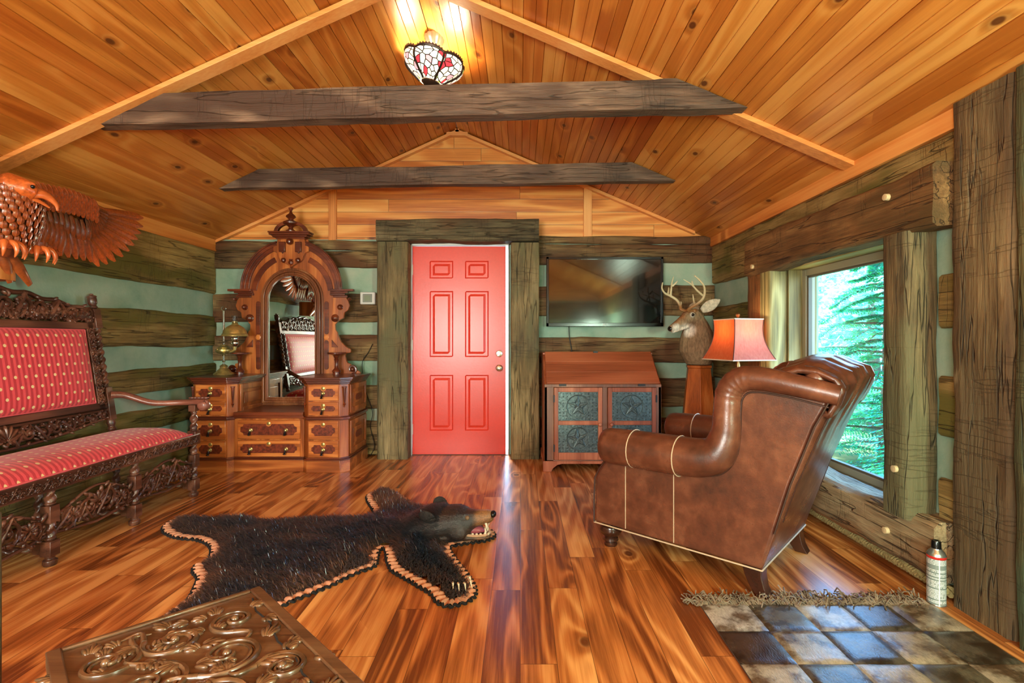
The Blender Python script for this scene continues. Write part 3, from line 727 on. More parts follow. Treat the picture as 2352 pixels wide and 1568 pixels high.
for k, (x0, x1) in enumerate(PED):
    a, b = x0 + .065, x1 - .065
    for j, (z0, z1) in enumerate([(.607, .738), (.485, .594), (.278, .434), (.128, .266)]):
        drawer(a, b, z0, z1, DY, [] if (k == 1 and j == 2) else [(a + b) / 2])
    # applied turned drops on the canted corners
    for sx in (-1, 1):
        xx, yy = (x1 - .0275, DY + .0275) if sx > 0 else (x0 + .0275, DY + .0275)
        g = G(); g.lathe([(.0, .545), (.006, .552), (.003, .56), (.012, .572), (.004, .585), (.007, .60), (.013, .70), (.014, .712), (.018, .716), (.018, .724), (.0, .726)], (xx + .006 * sx, yy - .006, 0), 12); g.obj('turned_drop', walnut_d, dr)
    # panelled outer and inner sides
    for xs, sg in ((x1, 1), (x0, -1)):
        for z0, z1 in ((.49, .735), (.14, .425)):
            g = G()
            for (ya, yb, za, zb) in ((DY + .085, DY + .125, z0, z1), (PB - .06, PB - .02, z0, z1), (DY + .125, PB - .06, z0, z0 + .045), (DY + .125, PB - .06, z1 - .045, z1)):
                g.box(min(xs, xs + sg * .012), max(xs, xs + sg * .012), ya, yb, za, zb)
            g.box(min(xs, xs + sg * .007), max(xs, xs + sg * .007), DY + .155, PB - .09, z0 + .075, z1 - .075)
            if sg > 0 and k == 1: pass
            g.obj('side_panel', walnut_z, dr, bevel=.004)
            if k == 1 and sg > 0:
                fn = lambda u, v, d, xs=xs: (xs + d, u, v); zm = (z0 + z1) / 2
                g = G(); g.prism(burl_poly(DY + .21, PB - .15, zm - .028, zm + .028, False), fn, .006, .012); g.obj('inlay_panel', burl, dr, bevel=.001)
for z0, z1 in ((.278, .438), (.128, .266)): drawer(cx0 + .03, cx1 - .03, z0, z1, CY, [cx0 + .03 + .115, cx1 - .03 - .115])

# mirror back
MX, MY = -2.137, 4.70
fr_ = lambda u, v, d: (MX + u, MY - d, v)
def sym(right): return right + [(-u, v) for u, v in right[::-1]]
arc = lambda r, a0, a1, n, cz: [(r * math.cos(a0 + (a1 - a0) * i / n), cz + r * math.sin(a0 + (a1 - a0) * i / n)) for i in range(n + 1)]
right = [(.0, .50), (.30, .50), (.30, .80), (.637, .803), (.625, .826), (.60, .832), (.585, .862), (.545, .872), (.54, .895), (.515, .90), (.50, .93), (.492, .97), (.50, .99), (.545, 1.0), (.545, 1.03), (.50, 1.055), (.455, 1.10), (.428, 1.155), (.42, 1.19), (.40, 1.215), (.398, 1.262), (.43, 1.30), (.478, 1.325), (.485, 1.375), (.52, 1.40), (.535, 1.44), (.52, 1.49), (.50, 1.52), (.46, 1.586)] + arc(.46, 0, 1.25, 18, 1.586) + [(.145, 2.06)]
g = G(); g.prism(sym(right[1:]), fr_, -.03, .0); g.obj('mirror_back', walnut_z, dr, bevel=.003)
# outer arched moulding with returned eaves
for s in (1, -1):
    g = G()
    for r0, r1, d0, d1 in ((.43, .475, 0, .035), (.40, .435, 0, .022), (.455, .468, .03, .05)): g.prism([(s*u, v) for u, v in arc(r1, .0, 1.27, 26, 1.586) + arc(r0, 1.27, .0, 26, 1.586)], fr_, d0, d1)
    for a, b, z0, z1, d in ((.36, .50, 1.535, 1.555, .03), (.365, .53, 1.555, 1.572, .042), (.37, .585, 1.572, 1.592, .05), (.385, .52, 1.515, 1.535, .02)):
        g.box(MX + min(s*a, s*b), MX + max(s*a, s*b), MY - d, MY, z0, z1)
    g.obj('arch_moulding', walnut_d, dr, bevel=.003)
# inner arch panels and side strips
for s in (1, -1):
    g = G(); g.prism([(s*u, v) for u, v in arc(.385, .10, 1.12, 20, 1.545) + arc(.335, 1.12, .10, 20, 1.545)], fr_, 0, .010); g.obj('arch_inset', walnut_d, dr, bevel=.002)
    for z0, z1 in ((1.19, 1.46), (.86, 1.095)):
        g = G(); g.prism([(s*.32 + .02*math.cos(a), z1 + .02*math.sin(a)) for a in [PI*i/8 for i in range(9)]] + [(s*.32 + .02*math.cos(a), z0 + .02*math.sin(a)) for a in [PI + PI*i/8 for i in range(9)]], fr_, 0, .009); g.obj('inset_strip', walnut_d, dr, bevel=.002)
    g = G(); g.prism([(s*.445 - s*.075, 1.05), (s*.445 - s*.02, 1.05), (s*.445 - s*.02, 1.055), (s*.37, 1.12)], fr_, 0, .014); g.obj('corner_bracket', walnut_d, dr, bevel=.002)
My = Matrix.Rotation(PI / 2, 3, 'X')
for s in (1, -1):
    for u, v, r in ((.40, 1.323, .030), (.447, 1.425, .022), (.565, .845, .022), (.535, 1.50, .014)):
        g = G(); g.lathe([(r * 1.25, 0), (r * 1.2, .008), (r, .012), (r * .9, .024), (r * .5, .034), (0, .037)], (MX + s * u, MY, v), 16, My); g.obj('boss', walnut_d, dr)
    g = G(); g.lathe([(.024, 0), (.024, .008), (.018, .010), (.016, .006), (0, .006)], (MX + s * .32, MY, 1.143), 16, My); g.obj('rosette', wood_dr, dr)
    # candle shelf columns on the pedestals
    g = G(); g.lathe([(.034, .803), (.034, .822), (.040, .826), (.038, .836), (.028, .848), (.018, .86), (.014, .90), (.018, .93), (.022, .937), (.016, .945), (.026, .968), (.030, .975), (.05, .984), (.078, .990), (.08, 1.003), (0, 1.005)], (MX + s * .445, MY - .09, 0), 20); g.obj('candle_column', walnut_d, dr)
    g = G(); g.tube([(MX + s*(.56 + .045*math.cos(a)*(1-i*.045)), MY - .005, .845 + .045*math.sin(a)*(1-i*.045)) for i, a in [(i, -PI/2 + s*0 + i*.42) for i in range(18)]], .010, 6); g.obj('volute', walnut_d, dr)
# mirror frame mouldings and glass
def arch_ring(g, w0, w1, z0, d0, d1):
    o = [(w1, z0 - (w1 - .217)), (w1, 1.50)] + arc(w1, 0, PI, 28, 1.50)[1:] + [(-w1, z0 - (w1 - .217))]
    i = [(w0, z0 - (w0 - .217)), (w0, 1.50)] + arc(w0, 0, PI, 28, 1.50)[1:] + [(-w0, z0 - (w0 - .217))]
    n = len(o); vs = []
    for d in (d0, d1): vs += [fr_(u, v, d) for u, v in o] + [fr_(u, v, d) for u, v in i]
    fs = []
    for k in range(n):
        k2 = (k + 1) % n
        fs += [(k, k2, n + k2, n + k), (2*n + k, 2*n + k2, 3*n + k2, 3*n + k), (k, k2, 2*n + k2, 2*n + k), (n + k, n + k2, 3*n + k2, 3*n + k)]
    g.add(vs, fs)
g = G(); arch_ring(g, .217, .232, .585, 0, .030); arch_ring(g, .232, .252, .585, 0, .022); arch_ring(g, .252, .272, .585, 0, .036); arch_ring(g, .272, .292, .585, 0, .016)
g.obj('mirror_frame', wood('mirror_frame_walnut', C(70, 34, 18), C(128, 72, 40), C(160, 104, 66), 'z', rough=.25, rings=6, k=2, coat=.3), dr, bevel=.004)
g = G(); g.prism([(.225, .575), (.225, 1.50)] + arc(.225, 0, PI, 28, 1.50)[1:] + [(-.225, .575)], fr_, .004, .012)
g.obj('mirror_glass', plain('mirror_silver', C(225, 232, 225), .01, 1), dr, smooth=0)
# crest
g = G(); g.prism([(.10, 1.86), (.13, 1.93), (.165, 1.945), (.165, 1.99), (.14, 2.0), (.125, 2.06), (-.125, 2.06), (-.14, 2.0), (-.165, 1.99), (-.165, 1.945), (-.13, 1.93), (-.10, 1.86), (-.05, 1.83), (0, 1.80), (.05, 1.83)], fr_, 0, .035)
g.obj('crest_block', walnut_z, dr, bevel=.004)
g = G()
for a, z0, z1, d in ((.135, 2.056, 2.072, .055), (.16, 2.072, 2.090, .07), (.185, 2.090, 2.108, .085), (.192, 2.108, 2.122, .092)): g.box(MX - a, MX + a, MY - d, MY + .02, z0, z1)
for s in (1, -1):
    g.box(MX + s*.075 - .028, MX + s*.075 + .028, MY - .06, MY, 1.935, 2.03); g.prism([(s*.06, 1.945), (s*.09, 1.945), (s*.075, 1.92)], fr_, 0, .055)
g.obj('crest_cap', walnut_d, dr, bevel=.004)
for s in (1, -1):
    g = G(); g.prism([(s*u, v) for u, v in [(.155 - .155*(1-math.cos(a)) , 2.122 + .105*math.sin(a)) for a in [PI/2*.85*i/10 for i in range(11)]] + [(.12 - .12*(1-math.cos(a)), 2.122 + .075*math.sin(a)) for a in [PI/2*.8*(10-i)/10 for i in range(11)]]], fr_, .01, .05); g.obj('crest_ear', walnut_d, dr, bevel=.003)
    g = G(); g.lathe([(.024, 0), (.022, .012), (.014, .022), (0, .026)], (MX + s*.068, MY - .034, 1.86), 14, My); g.obj('boss', walnut_d, dr)
g = G(); g.lathe([(.03, 0), (.028, .014), (.018, .028), (0, .034)], (MX, MY - .06, 2.03), 16, My); g.obj('boss', walnut_d, dr)
g = G(); g.lathe([(0, 1.785), (.010, 1.795), (.006, 1.81), (.022, 1.825), (.026, 1.845), (.016, 1.86), (.02, 1.87), (.0, 1.875)], (MX, MY - .03, 0), 14); g.obj('crest_pendant', walnut_d, dr)
g = G(); g.lathe([(.04, 2.122), (.042, 2.135), (.022, 2.150), (.018, 2.165), (.03, 2.178), (.066, 2.196), (.070, 2.212), (.04, 2.228), (.02, 2.236), (.026, 2.246), (.045, 2.262), (.04, 2.276), (.016, 2.296), (.01, 2.318), (.014, 2.326), (.020, 2.338), (.024, 2.346), (.012, 2.352), (0, 2.353)], (MX, MY - .035, 0), 24); g.obj('finial', walnut_d, dr)

# ------------------------------------------------------------------ oil lamp on the dresser
OX, OY = -2.665, 4.50
ol = thing('oil_lamp', 'old brass student oil lamp with domed shade standing on the left end of the dresser', 'lamp', (OX, OY, .803))
g = G(); g.lathe([(0, .803), (.082, .804), (.085, .812), (.078, .822), (.060, .832), (.052, .846), (.034, .862), (.030, .876), (.034, .884), (.022, .894), (.012, .90), (0, .901)], (OX, OY, 0), 28); g.obj('base', brass_old, ol)
g = G(); g.tube([(OX, OY, .89), (OX, OY, 1.38)], .0085, 10)
for z in (.925, .98, 1.00, 1.10): g.lathe([(.009, z - .006), (.014, z), (.009, z + .006)], (OX, OY, 0), 12)
g.tube([(OX + .02*math.cos(a), OY, 1.40 + .017*math.sin(a)) for a in [2*PI*i/20 for i in range(20)]], .004, 6, closed=True); g.obj('stem', nickel, ol)
g = G(); g.lathe([(.0, .985), (.02, .99), (.05, 1.0), (.068, 1.018), (.066, 1.034), (.045, 1.045), (.05, 1.052), (.03, 1.062), (.024, 1.075), (0, 1.078)], (OX, OY, 0), 24)
g.tube([(OX + .05, OY, 1.012), (OX + .08, OY - .0, 1.016), (OX + .1, OY, 1.03), (OX + .1, OY, 1.06)], [.014, .012, .014, .018], 10)
for a in (PI * .9, -PI * .6): g.ball((OX + .066*math.cos(a), OY + .066*math.sin(a), 1.035), .006, 8, 5)
g.obj('oil_font', brass_old, ol)
bx = OX + .1
g = G(); g.lathe([(.016, 1.055), (.022, 1.07), (.03, 1.082), (.03, 1.10), (.022, 1.112), (.026, 1.12), (.026, 1.135), (0, 1.136)], (bx, OY, 0), 18); g.obj('burner', nickel, ol)
g = G(); g.lathe([(.108, 1.152), (.109, 1.158), (.104, 1.164), (.106, 1.170), (.098, 1.176), (.092, 1.20), (.074, 1.228), (.048, 1.246), (.028, 1.256), (.022, 1.27), (.024, 1.278), (.022, 1.286), (.018, 1.286), (.018, 1.262), (.044, 1.238), (.068, 1.22), (.088, 1.19), (.1, 1.16)], (bx, OY, 0), 30); g.obj('shade', brass, ol)
gc = Mat('clear_glass'); gc.b.inputs['Transmission Weight'].default_value = 1; gc.b.inputs['Roughness'].default_value = .03; gc.b.inputs['IOR'].default_value = 1.2; gc.b.inputs['Base Color'].default_value = (.9, .95, .95, 1)
g = G(); g.lathe([(.026, 1.13), (.03, 1.15), (.024, 1.2), (.024, 1.338), (.021, 1.338), (.021, 1.2), (.026, 1.15), (.023, 1.13)], (bx, OY, 0), 18); g.obj('chimney', gc.m, ol)

# ------------------------------------------------------------------ thermostat, cords
def wx(px, y): return (px - 1195) / 1150 * y
def wz(py, y): return 1.12 - (py - 780) / 1150 * y
t = thing('thermostat', 'white thermostat on the log wall between dresser and red door', 'thermostat', (-1.475, 4.86, 1.51))
g = G(); g.box(-1.55, -1.402, 4.838, 4.872, 1.462, 1.582); g.obj('housing', white_p, t, bevel=.010, seg=3)
g = G(); g.box(-1.522, -1.432, 4.833, 4.840, 1.482, 1.562); g.obj('bezel', plain('bezel_grey', C(120, 124, 112), .4), t, bevel=.003)
g = G(); g.box(-1.505, -1.448, 4.831, 4.835, 1.496, 1.548); g.obj('display', plain('lcd', C(120, 132, 108), .25), t)
g = G(); g.tube(spline([(-1.43, 4.85, 1.08), (-1.47, 4.85, 1.0), (-1.53, 4.845, .88), (-1.49, 4.846, .62), (-1.43, 4.845, .42), (-1.45, 4.846, .28), (-1.41, 4.84, .1), (-1.44, 4.82, .006)], 8), .0035, 6)
tag(g.obj('power_cord', black_m), 'thin dark cord hanging down the logs between dresser and door post', 'cord')

# ------------------------------------------------------------------ television
TY = 4.775
tv = thing('television', 'large black flat-screen television on the wall right of the door', 'television', (.81, TY + .05, 1.245))
tx0, tx1, tz0, tz1 = .25, 1.362, 1.247, 1.909
g = G(); g.box(tx0, tx1, TY, TY + .05, tz0, tz1); g.box(.55, 1.05, TY + .05, 4.845, 1.4, 1.75); g.obj('casing', black_m, tv, bevel=.004)
g = G()
for b in ((tx0, tx1, tz0, tz0 + .034), (tx0, tx1, tz1 - .022, tz1), (tx0, tx0 + .022, tz0, tz1), (tx1 - .022, tx1, tz0, tz1)): g.box(b[0], b[1], TY - .010, TY + .004, b[2], b[3])
g.obj('bezel', black_g, tv, bevel=.003)
g = G(); g.box(tx0 + .018, tx1 - .018, TY - .004, TY + .002, tz0 + .03, tz1 - .018)
scr = Mat('screen'); g.obj('screen', scr.fin(C(9, 11, 11), .09, spec=.75, coat=.6, coatr=.03), tv, smooth=0)
lg = plain('logo_grey', C(200, 200, 200), .4)
g = G(); lx, lz, yy = .795, tz0 + .017, TY - .0112
g.lathe([(.0075, 0), (.0075, .001), (0, .0011)], (lx, yy + .001, lz), 20, My)
for q in ((.014, .0165, -.007, .007), (.014, .022, -.007, -.0045)): g.box(lx + q[0], lx + q[1], yy - .0004, yy + .001, lz + q[2], lz + q[3])
g.tube([(lx + .031 + .0062*math.cos(a), yy, lz + .0062*math.sin(a)) for a in [.7 + (2*PI - .7)*i/16 for i in range(17)]] + [(lx + .0315, yy, lz)], .0013, 5); g.obj('logo', lg, tv)
g = G(); g.tube(spline([(.47, 4.85, 1.25), (.475, 4.85, 1.15), (.49, 4.848, 1.06), (.50, 4.846, .95), (.5, 4.85, .4), (.5, 4.85, .01)], 6), .0045, 6)
tag(g.obj('hanging_cable', black_m), 'thin black cord dropping from the television behind the slant-top cabinet', 'cord')

# ------------------------------------------------------------------ pie safe with slant lid
KY = 4.26; KX0, KX1 = .205, 1.20
cab = thing('cabinet', 'red-brown slant-top cabinet with punched-tin star doors below the television', 'cabinet', (.70, 4.5, 0))
cw = wood('cabinet_wood', C(96, 42, 22), C(156, 82, 48), C(184, 112, 74), 'z', rough=.45, rings=8, k=1.4)
cwx = wood('cabinet_lid', C(110, 54, 30), C(158, 84, 52), C(182, 108, 70), 'x', rough=.42, rings=6, k=1.4)
side = [(KY + .0, .09), (4.80, .09), (4.80, .985), (4.56, .985), (KY, .735)]
for x0, x1 in ((KX0, KX0 + .025), (KX1 - .025, KX1)):
    g = G(); g.prism(side, lambda u, v, d: (d, u, v), x0, x1); g.obj('side_panel', cw, cab, bevel=.003)
g = G(); g.box(KX0 + .02, KX1 - .02, 4.78, 4.80, .05, .985); g.box(KX0 + .02, KX1 - .02, KY + .02, 4.79, .09, .11); g.obj('back_panel', cw, cab)
g = G(); g.box(KX0 + .0, KX1 - .0, 4.55, 4.81, .985, 1.003); g.obj('top_board', cwx, cab, bevel=.003)
g = G(); dv = V((0, .30, .25)).normalized(); nn = V((0, -dv.z, dv.y)); 
o = V((0, KY - .012, .742)); Ls = V((0, .29, .247)).length + .02
for i in range(3):
    a, b = Ls * (i / 3) + .0008, Ls * ((i + 1) / 3) - .0008
    vs = []
    for h in (0, .018):
        for xx, s in ((KX0 + .018, a), (KX1 - .018, a), (KX1 - .018, b), (KX0 + .018, b)): vs.append(V((xx, 0, 0)) + o + dv * s + nn * h)
    g.add(vs, [(3,2,1,0), (4,5,6,7), (0,1,5,4), (1,2,6,5), (2,3,7,6), (3,0,4,7)])
lid = g.obj('slant_lid', cwx, cab, bevel=.0015)
g = G(); pl = o + dv * (Ls - .012) + nn * .02; g.box(.66, .70, pl.y - .012, pl.y + .012, pl.z - .004, pl.z + .01); g.obj('catch', black_m, lid)
for xx in (.36, 1.03):
    g = G(); g.box(xx - .03, xx + .03, KY - .018, KY - .006, .728, .745); g.obj('hinge', black_m, lid)
g = G(); g.box(KX0, KX1, KY - .006, KY + .02, .716, .742)
for x0, x1 in ((KX0, .285), (.70, .742), (1.156, KX1)): g.box(x0, x1, KY, KY + .022, .07, .72)
g.box(KX0, KX1, KY, KY + .022, .072, .098)
g.obj('face_frame', wood('cabinet_frame', C(80, 52, 38), C(128, 84, 60), C(160, 112, 84), 'z', rough=.5, rings=8), cab, bevel=.003)
tin = plain('punched_tin', C(84, 98, 96), .34, .7, .35, 60, 1, .3)
def tin_panel(x0, x1, z0, z1, par, rot):
    g = G(); y = KY - .004; cx, cz = (x0 + x1) / 2, (z0 + z1) / 2; R = min(x1 - x0, z1 - z0) * .36
    g.box(x0, x1, y, y + .004, z0, z1)
    g.tube([(cx + R*1.06*math.cos(a), y, cz + R*1.06*math.sin(a)) for a in [2*PI*i/48 for i in range(48)]], .005, 6, closed=True)
    st = []
    for i in range(10):
        a = PI / 2 + i * PI / 5 + rot; rr = R if i % 2 == 0 else R * .42; st.append((cx + rr*math.cos(a), y, cz + rr*math.sin(a)))
    g.tube(st, .006, 6, closed=True)
    for i in range(10): g.tube([(cx, y - .002, cz), st[i]], .0042, 5)
    rg = random.Random(int(cx * 991 + cz * 77))
    for i in range(11):
        for j in range(9):
            px, pz = x0 + .016 + (x1 - x0 - .032) * i / 10, z0 + .016 + (z1 - z0 - .032) * j / 8
            if math.hypot(px - cx, pz - cz) > R * 1.2: g.ell((px + rg.uniform(-.004, .004), y, pz + rg.uniform(-.004, .004)), ((.006, 0, 0), (0, .004, 0), (0, 0, .006)), 6, 4)
    for i in range(12):
        a = 2*PI*i/12; g.ball((cx + R*.25*math.cos(a), y - .001, cz + R*.25*math.sin(a)), .0045, 6, 4)
    return g.obj('tin_panel', tin, par)
My = Matrix.Rotation(PI / 2, 3, 'X')
for x0, x1, kx in ((.287, .697, .672), (.744, 1.154, .770)):
    g = G(); w_ = .036
    for b in ((x0, x0 + w_, .10, .714), (x1 - w_, x1, .10, .714), (x0 + w_, x1 - w_, .676, .714), (x0 + w_, x1 - w_, .396, .432), (x0 + w_, x1 - w_, .10, .162)): g.box(b[0], b[1], KY - .012, KY + .012, b[2], b[3])
    d = g.obj('door', cw, cab, bevel=.003)
    tin_panel(x0 + w_ - .004, x1 - w_ + .004, .43, .678, d, 0); tin_panel(x0 + w_ - .004, x1 - w_ + .004, .158, .40, d, .15)
    g = G(); g.lathe([(.008, 0), (.007, .012), (.014, .02), (.017, .03), (.012, .038), (0, .041)], (kx, KY - .012, .405), 14, My); g.obj('knob', cw, d)
    for zz in (.20, .62):
        g = G(); hx = x0 if kx > .7 - .1 and x0 < .5 else x1; g.box(hx - .006, hx + .006, KY - .018, KY, zz - .03, zz + .03); g.obj('hinge', black_m, d)
foot = [(0, 0), (.07, 0), (.085, .03), (.12, .058), (.16, .066), (.84, .066), (.88, .058), (.915, .03), (.93, 0), (1, 0), (1, .09), (0, .09)]
g = G(); g.prism([(KX0 - .012 + u * (KX1 - KX0 + .024), v) for u, v in foot], lambda u, v, d: (u, KY - .014 + d, v), 0, .024)
for x0 in (KX0 - .012, KX1 - .012): g.prism([(KY + u * .55, v) for u, v in foot], lambda u, v, d, x0=x0: (x0 + d, u, v), 0, .024)
g.obj('bracket_base', cw, cab, bevel=.003)

# ------------------------------------------------------------------ deer pedestal and mounted deer
PX, PY = 1.575, 4.42
ped = thing('pedestal', 'tapered hexagonal wooden pedestal carrying the deer in the corner', 'pedestal', (PX, PY, 0))
def hexr(r, z, a0=.30, n=6): return [V((PX + r*math.cos(a0 + 2*PI*i/n), PY + r*math.sin(a0 + 2*PI*i/n), z)) for i in range(n)]
pw_ = wood('pedestal_oak', C(104, 48, 16), C(176, 92, 38), C(206, 136, 76), 'z', rough=.38, rings=10, k=1.6, coat=.15)
g = G(); g.loft([hexr(.205, .0), hexr(.205, .03), hexr(.195, .035), hexr(.108, .872)]); g.obj('column', pw_, ped, smooth=20, bevel=.004)
g = G(); g.loft([hexr(.108, .872), hexr(.116, .876), hexr(.116, .892), hexr(.110, .897)]); g.obj('top', pw_, ped, smooth=20)

DE = thing('deer_mount', 'mounted whitetail deer bust with antlers on the pedestal in the corner', 'deer', (PX, PY, .897))
def oval(c, t_, a, b, side=None, n=16, sq=1.0):
    t_ = V(t_).normalized(); s = V(side) if side else V((0, 1, 0)); s = (s - t_ * s.dot(t_)).normalized(); u = t_.cross(s)
    return [V(c) + s * a * math.cos(q) + u * b * math.sin(q) for q in [2*PI*i/n for i in range(n)]]
def body(g, st, side):
    n = len(st); rings = []
    for i, (c, a, b) in enumerate(st):
        t_ = V(st[min(i+1, n-1)][0]) - V(st[max(i-1, 0)][0]); rings.append(oval(c, t_, a, b, side))
    g.loft(rings)
hd = V((-.94, -.34, 0)).normalized(); hs = V((-hd.y, hd.x, 0))      # facing left, turned a little to the room
HC = V((1.50, 4.36, 1.322))
def hp(f, s, u): return HC + hd * f + hs * s + V((0, 0, u))
g = G()
body(g, [(hp(-.075, 0, -.03), .052, .062), (hp(-.02, 0, .0), .062, .072), (hp(.04, 0, -.015), .058, .068), (hp(.09, 0, -.038), .047, .054), (hp(.14, 0, -.064), .036, .042), (hp(.19, 0, -.09), .030, .034), (hp(.225, 0, -.108), .027, .029), (hp(.24, 0, -.116), .02, .02)], hs)
body(g, [(hp(.02, 0, -.065), .035, .03), (hp(.10, 0, -.095), .026, .022), (hp(.20, 0, -.132), .017, .013), (hp(.215, 0, -.136), .012, .009)], hs)
body(g, [(V((1.575, 4.42, .902)), .10, .105), (V((1.575, 4.42, .95)), .128, .13), (V((1.565, 4.42, 1.03)), .145, .16), (V((1.56, 4.415, 1.11)), .128, .155), (V((1.555, 4.41, 1.18)), .105, .135), (V((1.545, 4.395, 1.25)), .082, .105), (V((1.53, 4.38, 1.315)), .062, .072)], (0, 1, 0))
body(g, [(V((1.62, 4.44, .96)), .07, .06), (V((1.645, 4.44, 1.06)), .1, .06), (V((1.64, 4.44, 1.14)), .09, .05), (V((1.61, 4.42, 1.22)), .06, .04)], (0, 1, 0))
for s in (1, -1): g.ell(hp(.045, s * .050, .018), (hd * .032, hs * .018, V((0, 0, .022))), 10, 6)
deer_fur = vcol('deer_hide', .8, 60, .5, .25, .3, 0, (1, 1, .35))
c_body, c_br, c_wh, c_red = C(134, 112, 84), C(98, 64, 40), C(222, 216, 200), C(142, 88, 48)
def near(p, q, r): 
    d = (p - q).length / r; return max(0, min(1, 1.6 - 1.6 * d))
def lerp4(a, b, k): return tuple(x + (y - x) * k for x, y in zip(a, b))
def deer_col(p):
    p = p + V(DE.location); c = c_body
    k = max(0, min(1, (p.x - 1.60) / .07)) * (1 if p.z < 1.28 else .2); c = lerp4(c, c_br, k * .9)
    c = lerp4(c, c_red, near(p, hp(.03, 0, .055), .075)); c = lerp4(c, c_red, .8 * near(p, hp(.12, 0, -.01), .06)); c = lerp4(c, c_red, .7 * near(p, hp(.18, 0, -.045), .05))
    for s in (1, -1): c = lerp4(c, c_wh, .6 * near(p, hp(.047, s * .062, .012), .030)); c = lerp4(c, c_wh, near(p, hp(.19, s * .03, -.105), .05))
    c = lerp4(c, c_wh, near(p, hp(.1, 0, -.12), .08)); c = lerp4(c, c_wh, near(p, V((1.46, 4.33, 1.2)), .07)); c = lerp4(c, c_wh, near(p, hp(.19, 0, -.135), .045))
    return c
o = g.obj('hide', deer_fur, DE); fuse(o, .006, 5, .5, deer_col)
g = G(); g.ell(hp(.236, 0, -.108), (hd * .014, hs * .026, V((0, 0, .022))), 12, 8); g.obj('nose', plain('wet_nose', C(20, 17, 15), .3), DE)
for s in (1, -1):
    g = G(); g.ball(hp(.048, s * .063, .012), .0135, 14, 10); g.obj('eye', plain('deer_eye', C(16, 10, 6), .06), DE)
    g = G(); b0 = hp(-.055, s * .05, .05); d = (hs * s * .62 - hd * .55 + V((0, 0, .50))).normalized(); wv = (hd * .75 + hs * s * .45 + V((0, 0, .0))); wv = (wv - d * wv.dot(d)).normalized(); wv = d.cross(V((.33, .94, .1))).normalized(); nv = d.cross(wv); nv = -nv if nv.y > 0 else nv
    def ear(u, v):
        w_ = .046 * math.sin(min(1, (v * .92 + .10)) * PI) ** .7; q = (u - .5) * 2; dep = .02 * (1 - q * q) * math.sin(v * PI * .8 + .3)
        return b0 + d * (.175 * v) + wv * w_ * q + nv * dep * .5
    g.grid(ear, 10, 14); e = g.obj('ear', vcol2 if False else plain('ear_fur', C(190, 182, 160), .8, var=.25, scale=40), DE)
    m = e.modifiers.new('thick', 'SOLIDIFY'); m.thickness = .006; m.offset = 0
bone = Mat('antler'); bz = bone.noise(bone.coord('Object'), 40, 4, .6); zz = bone.sep(bone.coord('Object'))[2]
bone_m = bone.fin(bone.mix(bone.mr(zz, .50, .60), C(140, 96, 54), C(206, 192, 152)), .45, bz, .3, .005)
def AP(px, py, y): return V((wx(px, y), y, wz(py, y)))
def crop7(x, y, yy): return AP(1500 + x / 6.817, 620 + y / 6.817, yy)
def antler(beam_pts, radii, tines):
    g = G(); g.tube(spline(beam_pts, 6), [radii[0] + (radii[1] - radii[0]) * (i / (6 * (len(beam_pts) - 1))) ** 1.2 for i in range(6 * (len(beam_pts) - 1) + 1)], 8)
    g.ball(beam_pts[0], radii[0] * 1.35, 10, 6)
    for tp in tines:
        s_ = spline(tp, 5); g.tube(s_, [.0085 * (1 - i / (len(s_) - 1)) ** .7 + .0018 for i in range(len(s_))], 7)
    g.obj('antler', bone_m, DE)
# antler on the near side (reads on the right), and the far one (reads on the left)
antler([hp(.005, .028, .045), crop7(550, 635, 4.31), crop7(600, 580, 4.285), crop7(690, 530, 4.27), crop7(770, 460, 4.25), crop7(805, 370, 4.22), crop7(800, 260, 4.17), crop7(740, 170, 4.13), crop7(648, 85, 4.10)], (.016, .005),
       [[crop7(650, 545, 4.28), crop7(635, 470, 4.28), crop7(622, 378, 4.285)], [crop7(775, 395, 4.23), crop7(690, 320, 4.19), crop7(600, 225, 4.14), crop7(475, 145, 4.09)], [crop7(625, 240, 4.15), crop7(612, 205, 4.16), crop7(608, 165, 4.17)]])
antler([hp(.03, -.034, .045), crop7(440, 615, 4.39), crop7(425, 560, 4.40), crop7(370, 470, 4.41), crop7(270, 405, 4.41), crop7(190, 365, 4.39), crop7(140, 290, 4.36), crop7(150, 195, 4.33)], (.016, .005),
       [[crop7(428, 570, 4.40), crop7(440, 520, 4.39), crop7(432, 490, 4.39)], [crop7(275, 400, 4.41), crop7(285, 300, 4.39), crop7(295, 200, 4.36), crop7(322, 100, 4.34)], [crop7(300, 250, 4.38), crop7(345, 215, 4.37), crop7(385, 168, 4.36)], [crop7(235, 360, 4.40), crop7(245, 310, 4.42), crop7(245, 270, 4.43)]])

# ------------------------------------------------------------------ floor lamp
FX, FY = 1.60, 3.68
fl = thing('floor_lamp', 'floor lamp with orange-red bell shade standing behind the leather armchair', 'lamp', (FX, FY, 0))
shm = Mat('shade_cloth'); fz = shm.noise(shm.scale(shm.coord('Object'), (6, 6, 1)), 14, 3, .6)
df = shm.n('ShaderNodeBsdfDiffuse', {'Color': shm.ramp(fz, [(.3, C(190, 88, 56)), (.7, C(212, 118, 84))])}); tl = shm.n('ShaderNodeBsdfTranslucent', {'Color': C(240, 110, 46)})
gl = shm.n('ShaderNodeBsdfGlossy', {'Roughness': .45, 'Color': (.9, .85, .8, 1)})
m1 = shm.n('ShaderNodeMixShader', {0: .4, 1: df.outputs[0], 2: tl.outputs[0]}); m2 = shm.n('ShaderNodeMixShader', {0: .04, 1: m1.outputs[0], 2: gl.outputs[0]})
shm.t.links.new(m2.outputs[0], shm.t.nodes['Material Output'].inputs[0])
th = math.radians(-14.4)
zs0, zs1 = .975, 1.268
